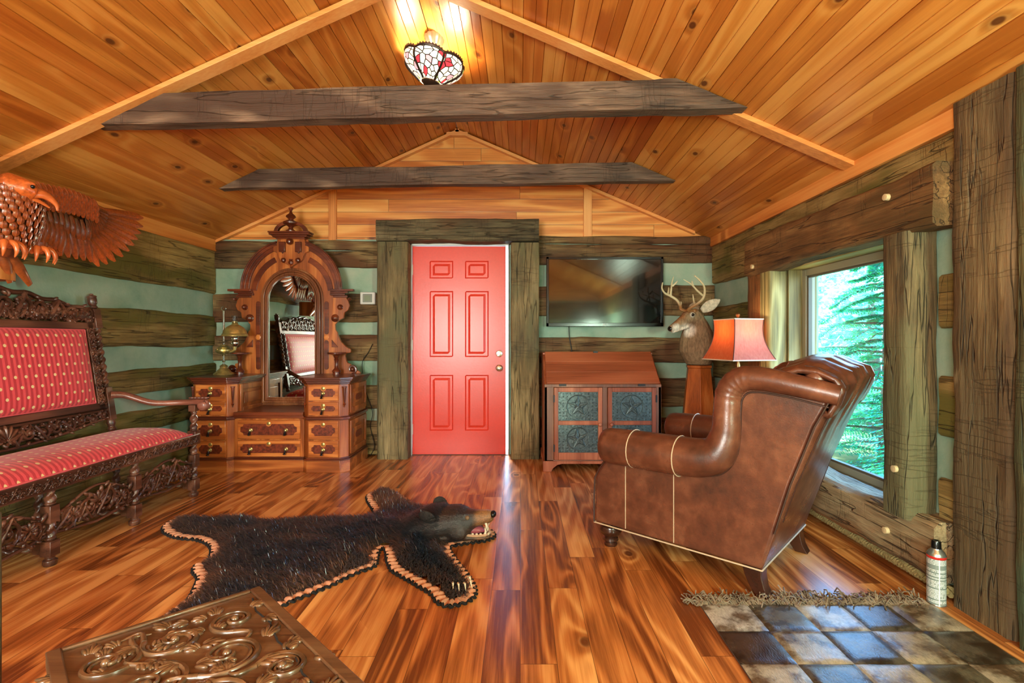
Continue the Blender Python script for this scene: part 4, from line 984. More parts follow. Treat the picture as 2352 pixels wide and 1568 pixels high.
def sq(z, inset=0):
    f = (z - zs0) / (zs1 - zs0); a = (.347 * (1 - f) + .232 * f - .05 * math.sin(f * PI) + .008) / 2 - inset
    c = [(-a, -a), (a, -a), (a, a), (-a, a)]; out = []
    for i in range(4):
        p, q = c[i], c[(i + 1) % 4]
        for k in range(4):
            x = p[0] + (q[0] - p[0]) * k / 4; y = p[1] + (q[1] - p[1]) * k / 4
            out.append(V((FX + x*math.cos(-th) - y*math.sin(-th), FY + x*math.sin(-th) + y*math.cos(-th), z)))
    return out
g = G(); zz = [zs0 + (zs1 - zs0) * i / 14 for i in range(15)]
g.loft([sq(z) for z in zz], cap=False); sh = g.obj('shade', shm.m, fl, smooth=25)
g = G()
for z in (zs0, zs1): g.tube(sq(z), .0045, 6, closed=True)
g.obj('shade_trim', plain('shade_trim', C(226, 208, 186), .6), sh)
for k in range(4):
    g = G(); g.tube([sq(z)[k * 4] for z in zz], .0035, 6); g.obj('shade_rib', plain('shade_rib', C(90, 40, 24), .6), sh)
bronze = plain('bronze', C(150, 120, 80), .3, .9)
g = G(); g.lathe([(0, 0), (.15, .002), (.15, .02), (.12, .03), (.04, .045), (.02, .06), (.014, .08), (.012, .9), (.02, .93), (.012, .96), (.01, 1.06), (.018, 1.07), (.018, 1.11), (0, 1.112)], (FX, FY, 0), 24); g.obj('pole', bronze, fl)
g = G(); g.tube([(FX, FY, 1.1), (FX, FY, 1.29)], .003, 6); g.lathe([(.012, 1.275), (.006, 1.284), (.014, 1.296), (.016, 1.306), (.006, 1.318), (0, 1.32)], (FX, FY, 0), 14)
for k in (0, 8): g.tube([(FX, FY, 1.262), sq(1.262)[k]], .002, 5)
g.obj('finial', bronze, fl)
bm_ = Mat('bulb'); g = G(); g.ball((FX, FY, 1.15), .032); g.obj('bulb', bm_.fin(C(255, 240, 220), .3, emit=C(255, 214, 160), es=3), fl)
light('floor_lamp_bulb', 'POINT', (FX, FY - .0, 1.19), 2.2, (1, .76, .46), size=.04)
# ------------------------------------------------------------------ leather wing armchair
AF = V((-.737, .676, 0)).normalized(); AL = V((-.676, -.737, 0)).normalized()
A0 = V((1.283, 2.419, 0))                       # middle of the rear bottom edge
arm = thing('armchair', 'brown leather wing armchair with rolled arms, seen from behind beside the picture window', 'armchair', A0 + AF * .43)
def aw(t, l, z): return A0 + AF * t + AL * l + V((0, 0, z))     # t forward, l towards the camera side
lm = Mat('leather'); lo = lm.coord('Object'); n1 = lm.noise(lo, 5, 5, .65); n2 = lm.noise(lo, 160, 3, .6); n3 = lm.noise(lo, 22, 4, .6)
leather = lm.fin(lm.ramp(lm.ma('ADD', lm.ma('MULTIPLY', n1, .75), lm.ma('MULTIPLY', n3, .25)), [(.3, C(50, 26, 17)), (.5, C(92, 50, 34)), (.7, C(126, 76, 54))]), lm.mr(n1, .3, .7, .36, .26), lm.ma('ADD', n2, lm.ma('MULTIPLY', n3, 1.5)), .12, .004, spec=.6)
welt_m = plain('welt', C(54, 28, 18), .4); stitch = plain('stitch', C(196, 170, 140), .6)
W = .365
out = [(.858, .13), (.0, .13), (-.05, .30), (-.112, .52), (-.20, .77), (-.275, .925), (-.16, .965), (.0, .985), (.10, .985), (.155, .95), (.165, .86), (.16, .70), (.20, .60), (.73, .60), (.765, .55), (.79, .47), (.825, .425), (.853, .37)]
for s in (1, -1):
    g = G(); n = len(out)
    g.prism([(t_, z) for t_, z in out], lambda u, v, d: aw(u, d, v), s * W, s * (W - .07)); sp_ = g.obj('side_panel', leather, arm, bevel=.014, seg=3, label=None)
    # vertical seams
    for t_ in (.665, .40):
        g = G(); lo_, hi_ = .14, .49 if t_ > .3 else .5
        g.tube([aw(t_, s * (W + .0005), lo_ + (hi_ - lo_) * i / 10) for i in range(11)], .0022, 5); g.obj('seam', stitch, arm)
    # rolled arm that turns up into the wing and runs along its top
    pts = [aw(.742, s * (W + .012), .562), aw(.60, s * (W + .012), .565), aw(.40, s * (W + .012), .568), aw(.26, s * (W + .010), .575), aw(.185, s * (W + .006), .61), aw(.150, s * W, .70), aw(.145, s * W, .80), aw(.135, s * W, .89), aw(.085, s * W, .945), aw(.0, s * W, .952), aw(-.14, s * (W - .004), .93), aw(-.285, s * (W - .016), .90)]
    rad = [.093, .095, .094, .09, .082, .066, .060, .058, .056, .052, .047, .042]
    sp2 = spline(pts, 8); rr = []
    for i in range(len(sp2)):
        f = i / 8; k = min(int(f), len(rad) - 2); rr.append(rad[k] + (rad[k + 1] - rad[k]) * (f - k))
    # pleats where the roll bends
    for i in range(len(rr)):
        if 52 < i < 70: rr[i] *= 1 + .025 * math.sin(i * 2.1)
    front = [aw(.775 - .0, s * (W + .012), .561), aw(.765, s * (W + .012), .561)]
    g = G(); g.tube([aw(.790, s * (W + .012), .560), aw(.786, s * (W + .012), .560), aw(.772, s * (W + .012), .561)] + sp2, [.03, .065, .086] + rr, 20); g.obj('arm_roll', leather, arm, smooth=70)
    for t_ in (.60, .36):
        g = G(); g.tube([aw(t_, s * (W + .012) + .0955*math.cos(a), .567 + .0955*math.sin(a)) for a in [2*PI*i/28 for i in range(28)]], .0026, 5, closed=True); g.obj('arm_seam', stitch, arm)
    g = G()      # welt along wing outline and arm
    g.tube([aw(u, s * (W + .002), v) for u, v in [(-.05, .30), (-.112, .52), (-.20, .77), (-.27, .915)]], .005, 6)
    g.obj('back_welt', welt_m, arm); g = G()
    g.tube(spline([aw(u, s * (W + .002), v) for u, v in [(.72, .478), (.45, .476), (.26, .488), (.16, .52), (.105, .60), (.088, .70), (.085, .80), (.075, .865), (.03, .893), (-.1, .882), (-.25, .852)]], 6), .004, 6); g.obj('roll_welt', welt_m, arm); g = G()
    g.tube([aw(u, s * (W + .002), v) for u, v in [(.79, .47), (.825, .425), (.853, .37), (.858, .25), (.858, .13)]], .005, 6); g.obj('front_welt', welt_m, arm)
    g = G(); g.tube([aw(u, s * (W + .001), .128) for u in (.86, .6, .3, -.002)], .0038, 6); g.obj('base_welt', stitch, arm)
# back: outer panel with soft wrinkles, rounded top and inner cushion
g = G()
def back_pt(u, v):
    l = (u - .5) * 2
    prof_ = [(.0, .13), (-.05, .30), (-.112, .52), (-.19, .74), (-.262, .90), (-.285, .965), (-.262, 1.02), (-.20, 1.05), (-.13, 1.055), (-.06, 1.03), (-.03, .97), (.0, .80), (.05, .56)]
    f = v * (len(prof_) - 1); k = min(int(f), len(prof_) - 2); fr2 = f - k
    t_ = prof_[k][0] + (prof_[k+1][0] - prof_[k][0]) * fr2; z = prof_[k][1] + (prof_[k+1][1] - prof_[k][1]) * fr2
    bul = (1 - l * l) ** .5 if abs(l) < 1 else 0
    t_ -= .045 * bul * (1 if v < .5 else .3) * min(1, v * 5) ; z -= (.055 * abs(l) ** 3) * (1 if z > .85 else 0)
    wr_ = (math.sin(l * 21 + 1.5 * math.sin(v * 7)) * .006 + .004 * math.sin(l * 37 + v * 5)) * max(0, min(1, (v - .2) * 4)) * (1 if v < .8 else 0)
    return aw(t_ - wr_, l * (W - .004 - .07 * max(0, min(1, (v - .80) / .08))), z)
g.grid(back_pt, 60, 48); bo = g.obj('back', leather, arm, smooth=80); m = bo.modifiers.new('thick', 'SOLIDIFY'); m.thickness = .02; m.offset = -1
g = G(); g.tube([aw(-.195, -W + .01 + (2 * W - .02) * i / 24, .955 + .025 * math.sin(i / 24 * PI)) for i in range(25)], [.064 * min(1, .45 + .55 * math.sin(min(i, 24 - i) / 5 * PI / 2)) if min(i, 24 - i) < 5 else .064 for i in range(25)], 16); g.obj('top_roll', leather, arm, smooth=80)
for l in (.34, -.34):
    g = G(); g.tube([back_pt(.5 + l / (2 * (W)) * .97 , v) + AF * -.002 for v in [i / 30 for i in range(3, 20)]], .0022, 5); g.obj('seam', welt_m, arm)
g = G(); g.tube([aw(-.002, l, .128) for l in (W, .15, -.15, -W)], .0038, 6); g.obj('base_welt', stitch, arm); g = G(); g.tube([aw(.86, l, .128) for l in (W, .15, -.15, -W)], .0038, 6); g.obj('base_welt', stitch, arm)
g = G(); g.prism([(.845, .13), (.02, .13), (.02, .36), (.84, .36)], lambda u, v, d: aw(u, d, v), -W + .05, W - .05); g.obj('seat_base', leather, arm, bevel=.02)
g = G()
def cush(u, v):
    a = 2 * PI * v; x = math.copysign(abs(math.cos(a)) ** .35, math.cos(a)); y = math.copysign(abs(math.sin(a)) ** .6, math.sin(a)); f = math.copysign(abs(u * 2 - 1) ** .9, u * 2 - 1)
    e = (1 - abs(f) ** 8) ** .4 if abs(f) < 1 else 0
    return aw(.45 + x * .36 * max(e, .02) , f * (W - .085), .42 + y * .075 * max(e, .02))
g.grid(cush, 24, 40); g.obj('seat_cushion', leather, arm, smooth=80)
dwood = plain('dark_turned_wood', C(58, 30, 20), .25, var=.2, scale=20, coat=.3)
for s in (1, -1):
    g = G(); c = aw(.795, s * .30, 0); g.lathe([(0, 0), (.034, .001), (.036, .012), (.030, .02), (.042, .032), (.040, .044), (.032, .05), (.056, .07), (.062, .09), (.056, .108), (.038, .12), (.038, .14), (0, .14)], c, 20); g.obj('leg', dwood, arm, label='dark turned bun leg')
    g = G()
    for a_, b_ in (((.0, s * .315), 0),):
        rg_ = []
        for z, sh_, r in ((.14, 0, .042), (.09, -.004, .037), (.04, -.02, .032), (0, -.045, .030)):
            cc = (a_[0] + .045 + sh_, a_[1]); rg_.append([aw(cc[0] + i * r, cc[1] + j * r, z) for i, j in ((-1, -1), (1, -1), (1, 1), (-1, 1))])
        g.loft(rg_)
    g.obj('leg', dwood, arm, bevel=.004, label='dark square raked rear leg')

# ------------------------------------------------------------------ spray can
SX, SY = 1.768, 2.128
can = thing('spray_can', 'grey spray can with black cap and red band on the floor against the tall post', 'can', (SX, SY, 0))
cm_ = Mat('can_label'); o_ = cm_.coord('Object'); x_, y_, z_ = cm_.sep(o_)
an = cm_.ma('ARCTAN2', y_, x_); row = cm_.ma('FLOOR', cm_.ma('MULTIPLY', z_, 170.0)); rn_ = cm_.n('ShaderNodeTexWhiteNoise', {'W': row}, noise_dimensions='1D').outputs[0]
line = cm_.ma('MULTIPLY', cm_.ma('GREATER_THAN', cm_.ma('FRACT', cm_.ma('MULTIPLY', z_, 170.0)), .45), cm_.ma('GREATER_THAN', rn_, .3))
words_ = cm_.ma('GREATER_THAN', cm_.noise(cm_.comb(cm_.ma('MULTIPLY', an, 14.0), cm_.ma('MULTIPLY', row, 3.1), 0.0), 1, 1), .43)
col_ = cm_.mix(cm_.ma('MULTIPLY', line, words_), C(122, 132, 126), C(222, 224, 218))
bar = cm_.mr(cm_.ma('ABSOLUTE', cm_.ma('ADD', an, 1.95)), .05, .07, 1, 0); col_ = cm_.mix(bar, col_, C(226, 226, 220))
g = G(); g.lathe([(.0, .0), (.032, 0), (.034, .004), (.034, .008), (.0335, .01), (.0335, .205), (0, .205)], (SX, SY, 0), 32); g.obj('body', cm_.fin(col_, .3, spec=.6), can)
g = G(); g.lathe([(.0335, .196), (.0342, .198), (.0342, .207), (.0335, .209)], (SX, SY, 0), 32); g.obj('red_band', plain('red_band', C(190, 40, 34), .3), can)
g = G(); g.lathe([(.0345, .207), (.0335, .212), (.029, .222), (.021, .230), (.019, .236), (0, .236)], (SX, SY, 0), 32); g.lathe([(0, -.0), (.035, .0005), (.0352, .004), (.034, .006)], (SX, SY, 0), 32); g.obj('shoulder', plain('tin_plate', C(190, 196, 186), .25, .9), can)
g = G(); g.lathe([(.018, .232), (.0175, .238), (.0165, .262), (.014, .268), (.008, .268), (.008, .262), (0, .262)], (SX, SY, 0), 24); g.obj('cap', black_g, can)

# ------------------------------------------------------------------ patchwork hide rug with leather fringe
rug = thing('hide_rug', 'patchwork cowhide rug with leather fringe in the lower right corner', 'rug', (1.25, 1.2, 0))
RX0, RX1, RY1, NX, NY, PS = .757, 1.735, 2.11, 5, 9, .1956
rh = Mat('hide_patches'); ra = rh.n('ShaderNodeAttribute', attribute_name='Col').outputs[0]; ro = rh.coord('Object')
rn1 = rh.noise(rh.scale(ro, (1, .35, 1)), 190, 4, .65); rn2 = rh.noise(ro, 9, 4, .6)
rc = rh.mix(rh.mr(rn2, .42, .62), ra, rh.mix(1.0, ra, C(140, 120, 104), 'MULTIPLY')); rc = rh.mix(rh.mr(rn1, .3, .7), rh.mix(1.0, rc, (.7, .7, .7, 1), 'MULTIPLY'), rc)
hide_m = rh.fin(rc, .24, rn1, .3, .004, spec=.8)
g = G(); cols = []; rg = random.Random(4)
li = [C(176, 160, 138), C(188, 180, 168), C(164, 148, 124), C(196, 184, 160)]; dk = [C(86, 76, 62), C(72, 58, 48), C(66, 50, 40), C(98, 88, 70)]
for i in range(NX):
    for j in range(NY):
        c = (li if (i + j) % 2 == 0 else dk)[rg.randrange(4)]; n0 = len(g.v)
        x0, y1 = RX0 + i * PS, RY1 - j * PS
        g.grid(lambda u, v: (x0 + u * PS, y1 - v * PS, .006 + .006 * min(1, 12 * min(u, 1 - u), 12 * min(v, 1 - v)) + .0015 * noise.noise(V((u * 5 + i, v * 5 + j, 1)))), 12, 12)
        cols += [c] * (len(g.v) - n0)
g.col = cols; g.obj('patchwork', hide_m, rug, smooth=80)
g = G(); g.box(RX0, RX0 + NX * PS, RY1 - NY * PS, RY1, 0, .0055); g.obj('backing', plain('rug_backing', C(70, 58, 46), .8), rug)
fm = plain('leather_fringe', C(118, 100, 80), .55, var=.35, scale=14)
g = G()
for i in range(330):
    x = RX0 - .02 + (RX1 - RX0 + .02) * rg.random() * .985; L = rg.uniform(.06, .125); a = PI / 2 + .55 + rg.gauss(0, .38)
    p = V((x, RY1 - .012, .006)); q = [p]; cv = rg.gauss(.0, .9)
    for k in range(6):
        a += cv / 6 + rg.gauss(0, .18); p = p + V((math.cos(a), math.sin(a), 0)) * L / 6; zz_ = .004 + abs(rg.gauss(0, .011)) + (.012 if rg.random() < .12 else 0)
        q.append(V((max(RX0 - .12, min(p.x, 1.70)), p.y, zz_)))
    g.tube(q, .0028, 5)
g.obj('fringe', fm, rug, kind='stuff', smooth=60)

# ------------------------------------------------------------------ carved bench
def barley(g, p0, p1, r, pitch=.075, n=14, hand=1):
    p0, p1 = V(p0), V(p1); d = p1 - p0; L = d.length; M = d.to_track_quat('Z', 'Y').to_matrix(); m = max(8, int(L / .006)); rings = []
    for i in range(m + 1):
        z = L * i / m; fade = min(1, z / .015, (L - z) / .015)
        rings.append([p0 + M @ V((rr * math.cos(q), rr * math.sin(q), z)) for q in [2*PI*j/n for j in range(n)] for rr in [r * (.80 + .24 * fade * math.cos(2 * (q - hand * 2 * PI * z / pitch / 1.0 * .5)))]])
    g.loft(rings)
def block(g, c, h, z0, z1): g.box(c[0] - h, c[0] + h, c[1] - h, c[1] + h, z0, z1)
def spiral(g, P, c, r, a0, turns, hand, th, n=22):
    pts = []; rr = []
    for i in range(n + 1):
        f = i / n; a = a0 + hand * turns * 2 * PI * f; q = r * (1 - .82 * f); pts.append(P(c[0] + q * math.cos(a), c[1] + q * math.sin(a), th * .4 + th * .7 * f)); rr.append(th * (1 - .45 * f))
    g.tube(pts, rr, 6); g.ball(P(c[0], c[1], th), th * 1.25, 8, 5)
def leaflet(g, P, c, a, L, wd, th):
    o = P(c[0], c[1], th * .5); e = P(c[0] + math.cos(a) * L, c[1] + math.sin(a) * L, th * .9); s = P(c[0] - math.sin(a), c[1] + math.cos(a), th * .5) - P(c[0], c[1], th * .5)
    nn_ = P(0, 0, 1) - P(0, 0, 0); g.ell((o + e) / 2, (s * wd, nn_ * th, (e - o) / 2), 7, 6)
def acanthus(g, P, c, r, a0, hand, th, n=7, L=.5, span=3.6):
    for i in range(n):
        f = i / (n - 1); a = a0 + hand * span * f; q = r * (1 - .35 * f); leaflet(g, P, (c[0] + q * math.cos(a), c[1] + q * math.sin(a)), a + hand * .9, r * L * (1 - .4 * f), r * .13, th)
def carve(g, P, W_, H, th=.012, seed=1, top=None):
    """run of acanthus scrolls filling W_ x H; P maps (u, v, depth)"""
    rg = random.Random(seed); n = max(2, int(round(W_ / H / .72))); w_ = W_ / n
    for i in range(n):
        hd_ = 1 if i % 2 == 0 else -1; cu = w_ * (i + .5); ht = top(cu / W_) if top else 1.0; r = min(w_ * .52, H * ht * .46); cv = H * ht * .5 + hd_ * H * .05
        spiral(g, P, (cu, cv), r, -PI / 2 * hd_ + (0 if hd_ > 0 else PI), 1.35, hd_, th)
        acanthus(g, P, (cu, cv), r * 1.02, PI * .5 + rg.uniform(-.3, .3), -hd_, th, 8, .55, 5.0)
        for s in (-1, 1): leaflet(g, P, (cu + s * w_ * .3, H * (.18 if s * hd_ > 0 else .7 * ht)), rg.uniform(0, PI), r * .8, r * .2, th)
        g.tube([P(cu - w_ * .5, H * .15, th * .5), P(cu - w_ * .2, H * .5 * ht, th), P(cu + w_ * .15, H * (.9 if hd_ > 0 else .12) * ht, th * .8), P(cu + w_ * .5, H * .5 * ht, th * .5)], [th * .8, th, th * .9, th * .5], 6)
BF, BB = -2.335, -2.83
bench = thing('carved_bench', 'carved dark wood bench with red dotted upholstery along the left wall', 'bench', (-2.6, 2.76, 0))
ys = [3.58, 3.03, 2.486, 1.94]
for k, y in enumerate(ys):
    g = G(); c = (BF, y); end = k in (0, 3)
    g.lathe([(0, 0), (.026, .001), (.030, .012), (.030, .028), (.018, .036), (.022, .044), (.022, .05)], (BF, y, 0), 14); block(g, c, .027, .05, .125)
    g.lathe([(.02, .125), (.026, .135), (.02, .145)], (BF, y, 0), 14); barley(g, (BF, y, .143), (BF, y, .215), .027, .06)
    block(g, c, .026, .215, .30); g.lathe([(.02, .30), (.026, .308), (.02, .316)], (BF, y, 0), 14); barley(g, (BF, y, .314), (BF, y, .378), .026, .06)
    if end:
        block(g, c, .028, .376, .47); g.lathe([(.02, .47), (.025, .478), (.018, .486)], (BF, y, 0), 14); barley(g, (BF, y, .484), (BF, y, .61), .025, .06); block(g, c, .024, .61, .655)
    g.obj('leg', oak_d, bench, bevel=.002)
for k, y in enumerate([3.42, 2.87, 2.33, 1.96]):
    g = G(); xb = -2.76; block(g, (xb, y), .024, 0, .10); barley(g, (xb, y, .10), (xb, y, .37), .024, .06); g.obj('leg', oak_d, bench, bevel=.002)
    g = G(); zz_ = .085; yf = ys[k]; block(g, (BF - .045, yf), .022, .06, .115)
    barley(g, (BF - .06, yf, zz_), (xb + .02, y, zz_), .019, .055); g.obj('side_stretcher', oak_d, bench, bevel=.002)
g = G(); barley(g, (-2.56, 1.94, .085), (-2.56, 3.55, .085), .019, .055); g.obj('middle_stretcher', oak_d, bench)
# pierced front stretchers between the legs
for k in range(3):
    ya, yb = ys[k + 1] + .028, ys[k] - .028; Wd = yb - ya; g = G()
    P = lambda u, v, d, ya=ya: V((BF + .0 + d, ya + u, .135 + v))
    arch = lambda f: .62 + .42 * math.sin(f * PI) ** 1.5
    # centre shell, flanking scrolls, arched outline
    carve(g, P, Wd, .185, .010, 20 + k, arch)
    for f in (.18, .5, .82):
        r = .052 if f == .5 else .04; cu, cv = Wd * f, .185 * arch(f) * .5
        spiral(g, P, (cu - r * .8, cv), r, 0, 1.2, 1, .009); spiral(g, P, (cu + r * .8, cv), r, PI, 1.2, -1, .009)
        for q in range(5): leaflet(g, P, (cu, cv), PI * (.15 + .175 * q), r * 1.2, r * .2, .011)
    g.tube([P(Wd * i / 24, .185 * arch(i / 24) - .006, .002) for i in range(25)], .008, 6); g.tube([P(0, .02, 0), P(Wd * .25, .002, 0), P(Wd * .5, -.012, 0), P(Wd * .75, .002, 0), P(Wd, .02, 0)], .009, 6)
    g.obj('carved_stretcher', oak_d, bench, smooth=60)
# seat rails with low relief and the seat
g = G(); g.box(BF - .028, BF + .03, ys[3] - .03, ys[0] + .03, .375, .448); g.box(-2.80, BF, 3.5, 3.56, .375, .44); g.box(-2.80, BF, 1.95, 2.0, .375, .44); g.box(-2.80, -2.74, 1.95, 3.5, .375, .44); g.obj('seat_rail', oak_d, bench, bevel=.004)
g = G(); P = lambda u, v, d: V((BF + .029 + d, ys[3] + u, .384 + v)); carve(g, P, 1.64, .055, .005, 9); g.obj('rail_carving', oak_d, bench, smooth=60)
fab = Mat('dotted_red_fabric'); fu, fv, _ = fab.sep(fab.n('ShaderNodeUVMap').outputs[0])
vr = fab.ma('MULTIPLY', fv, 17.0); ur = fab.ma('MULTIPLY', fu, 17.0)
rowp = fab.ma('FLOOR', vr); par_ = fab.ma('MULTIPLY', fab.ma('FRACT', fab.ma('MULTIPLY', rowp, .5)), 1.0)
du = fab.ma('SUBTRACT', fab.ma('FRACT', fab.ma('ADD', ur, par_)), .5); dv_ = fab.ma('SUBTRACT', fab.ma('FRACT', vr), .5)
dd_ = fab.ma('SQRT', fab.ma('ADD', fab.ma('MULTIPLY', du, du), fab.ma('MULTIPLY', dv_, dv_)))
dot = fab.mr(dd_, .13, .17, 1, 0); strp = fab.mr(fab.ma('SINE', fab.ma('MULTIPLY', fu, 2 * PI * 34)), -.3, .3, 0, 1)
fc = fab.mix(strp, C(190, 40, 52), C(228, 74, 82)); fc = fab.mix(dot, fc, C(232, 208, 150)); wv_ = fab.noise(fab.coord('Object'), 300, 2)
fabric = fab.fin(fc, .5, wv_, .2, .003, sheen=.25)
edge_m = plain('seat_gimp', C(216, 92, 96), .6)
g = G(); gx0, gx1, gy0, gy1 = -2.775, BF + .012, 1.985, 3.545
seatp = lambda u, v: (gx0 + (gx1 - gx0) * u, gy0 + (gy1 - gy0) * v, .446 + .085 * (1 - abs(2*u-1) ** 3.2) ** .6 * (1 - abs(2*v-1) ** 9) ** .6)
g.grid(seatp, 30, 60); g.uv = lambda p: (p.y, p.x); g.obj('seat_cushion', fabric, bench, smooth=80)
g = G(); g.tube([(gx1, gy0, .449), (gx1, gy1, .449)], .006, 6); g.tube([(gx0, gy1, .449), (gx1, gy1, .449)], .006, 6); g.obj('seat_gimp', edge_m, bench)
# raked back: stiles with twist, upholstered panel, crest and lower rail
tilt = .155
def BP(v, y, d=0): # v height above seat, leaning back
    return V((BB + .06 - tilt * (v - .5) + d, y, v))
for y in (3.40, 2.0):
    g = G()
    def seg(z0, z1, h):
        vs = []
        for z in (z0, z1):
            c = BP(z, y)
            vs += [c + V((-h, -h, 0)), c + V((h, -h, 0)), c + V((h, h, 0)), c + V((-h, h, 0))]
        g.add(vs, [(3,2,1,0), (4,5,6,7), (0,1,5,4), (1,2,6,5), (2,3,7,6), (3,0,4,7)])
    g.lathe_to(BP(.50, y), BP(.58, y), [(.018, 0), (.026, .2), (.018, .4), (.026, .7), (.02, 1)], 14); seg(.58, .80, .025); barley(g, BP(.80, y), BP(1.20, y), .024, .05)
    seg(1.20, 1.33, .026); g.lathe_to(BP(1.33, y), BP(1.435, y), [(.02, 0), (.026, .1), (.018, .2), (.026, .35), (.027, .62), (.024, .72), (.029, .76), (.026, .82), (.010, .88), (.012, .95), (0, 1)], 14)
    g.obj('back_stile', oak_d, bench, bevel=.002)
g = G(); y0_, y1_ = 2.02, 3.375
def bar(z0, z1, ya, yb, d0=-.02, d1=.02):
    vs = []
    for z in (z0, z1): vs += [BP(z, ya, d0), BP(z, ya, d1), BP(z, yb, d1), BP(z, yb, d0)]
    g.add(vs, [(3,2,1,0), (4,5,6,7), (0,1,5,4), (1,2,6,5), (2,3,7,6), (3,0,4,7)])
bar(1.19, 1.235, y0_, y1_); bar(.66, .70, y0_, y1_); bar(.66, 1.235, y1_ - .07, y1_ - .02); bar(.66, 1.235, y0_ + .02, y0_ + .07); g.obj('back_frame', oak_d, bench, bevel=.004)
for yy in (y1_ - .045, y0_ + .045):
    g = G(); P = lambda u, v, d, yy=yy: BP(.69 + u, yy - .03 + v, .022 + d); carve(g, P, .50, .055, .006, 5); g.obj('frame_carving', oak_d, bench, smooth=60)
g = G(); pa, pb = y0_ + .085, y1_ - .085
def panel(u, v): z = .705 + .48 * v; y = pa + (pb - pa) * u; return BP(z, y, .012 + .035 * ((1 - abs(2*u-1) ** 8) * (1 - abs(2*v-1) ** 4)) ** .6)
g.grid(panel, 60, 24); g.uv = lambda p: (p.y, p.z); g.obj('back_upholstery', fabric, bench, smooth=80)
g = G(); g.tube([panel(u, v) for u, v in ((0, 0), (0, 1), (1, 1), (1, 0))], .005, 6, closed=True); g.obj('back_gimp', edge_m, bench)
g = G(); Wc = y1_ - y0_; P = lambda u, v, d: BP(1.235 + v, y0_ + u, d)
crest = lambda f: .62 + .62 * math.sin(f * PI) ** 1.3
carve(g, P, Wc, .15, .016, 3, crest); carve(g, P, Wc, .085, .013, 4)
g.tube([P(Wc * i / 40, .15 * crest(i / 40) - .01 + .008 * math.sin(i * 1.2), 0) for i in range(41)], .014, 7); g.obj('crest_carving', oak_d, bench, smooth=60)
g = G(); P = lambda u, v, d: BP(.645 - v, y0_ + u, d)
carve(g, P, Wc, .115, .013, 6, lambda f: .45 + .6 * math.sin(f * PI) ** 1.2); g.tube([P(Wc * i / 30, .01 + .115 * (.35 + .62 * math.sin(i / 30 * PI) ** 1.2), 0) for i in range(31)], .011, 6); g.tube([P(0, 0, 0), P(Wc, 0, 0)], .012, 6)
for q in range(7): leaflet(g, P, (Wc * .5, .075), PI * (1.1 + .133 * q), .09, .012, .018)
g.obj('apron_carving', oak_d, bench, smooth=60)
armw = wood('arm_wood', C(70, 34, 24), C(136, 82, 66), C(166, 112, 94), 'x', rough=.35, rings=8, k=2, coat=.25)
for ya, yb in ((3.41, 3.58), (1.99, 1.94)):
    g = G(); pts = spline([BP(.745, ya, .02), V((-2.72, ya + (yb - ya) * .3, .735)), V((-2.58, ya + (yb - ya) * .6, .678)), V((-2.42, yb, .672)), V((-2.30, yb, .678)), V((-2.25, yb, .672))], 8)
    g.tube(pts, [.026 - .006 * math.sin(i / (len(pts) - 1) * PI) for i in range(len(pts))], 12, flat=1.25, nrm=(0, 1, 0))
    g.tube([V((-2.262 + (.034 - .0013*i) * math.cos(.6 + i * .42) , yb, .652 + (.034 - .0013*i) * math.sin(.6 + i * .42))) for i in range(22)], .012, 8); g.lathe_to((-2.262, yb - .034, .652), (-2.262, yb + .034, .652), [(.012, 0), (.03, .06), (.034, .2), (.034, .8), (.03, .94), (.012, 1)], 18)
    P = lambda u, v, d, yb=yb: V((-2.40 + u, yb + .025 * 0 + v, .70 + d)); 
    for q in range(5): leaflet(g, P, (.03 + q * .025, 0), 0, .045, .018, .008)
    g.obj('arm', armw, bench, smooth=60)
# ------------------------------------------------------------------ carved wooden eagle on the left wall
EY, EX = 2.60, -2.76
eg = thing('carved_eagle', 'glossy carved wooden eagle with spread wings mounted high on the left wall above the bench', 'carving', (EX, EY, 1.60))
eagle_m = vcol('eagle_wood', .28, 60, .35, .6, .3, .35)
c_org, c_drk, c_amb = C(196, 92, 38), C(66, 38, 26), C(160, 78, 36)
feath = lambda k: lerp4(c_drk, c_org, k)
def feather(g, cols, b, tip, wd, nrm, k0, k1, th=.006):
    b, tip = V(b), V(tip); d = tip - b; s = d.cross(nrm).normalized(); n = V(nrm).normalized(); o = len(g.v); M_ = 9
    for i in range(M_ + 1):
        f = i / M_; w_ = wd * (.62 + .38 * math.sin(min(1, f * 1.25) * PI / 2)) * (1 if f < .80 else max(.12, math.cos((f - .80) / .20 * PI / 2)) ** .6)
        c = b + d * f + n * (.012 * math.sin(f * PI)); cr = .4 * th
        for u, h in ((-1, 0), (-.5, th), (-.07, th * 1.1), (0, th * 1.9), (.07, th * 1.1), (.5, th), (1, 0), (.5, -th), (-.5, -th)):
            g.v.append(c + s * w_ * u + n * h); cols.append(feath(max(0, min(1, k0 + (k1 - k0) * f + (.1 if abs(u) < .1 else 0) + .07 * math.sin(f * 40 + u * 6)))))
    m = 9
    for i in range(M_):
        for j in range(m):
            a = o + i * m + j; b2 = o + i * m + (j + 1) % m; g.f.append((a, b2, b2 + m, a + m))
    g.f.append(tuple(o + j for j in range(m))); g.f.append(tuple(o + M_ * m + j for j in range(m)))
rg = random.Random(8)
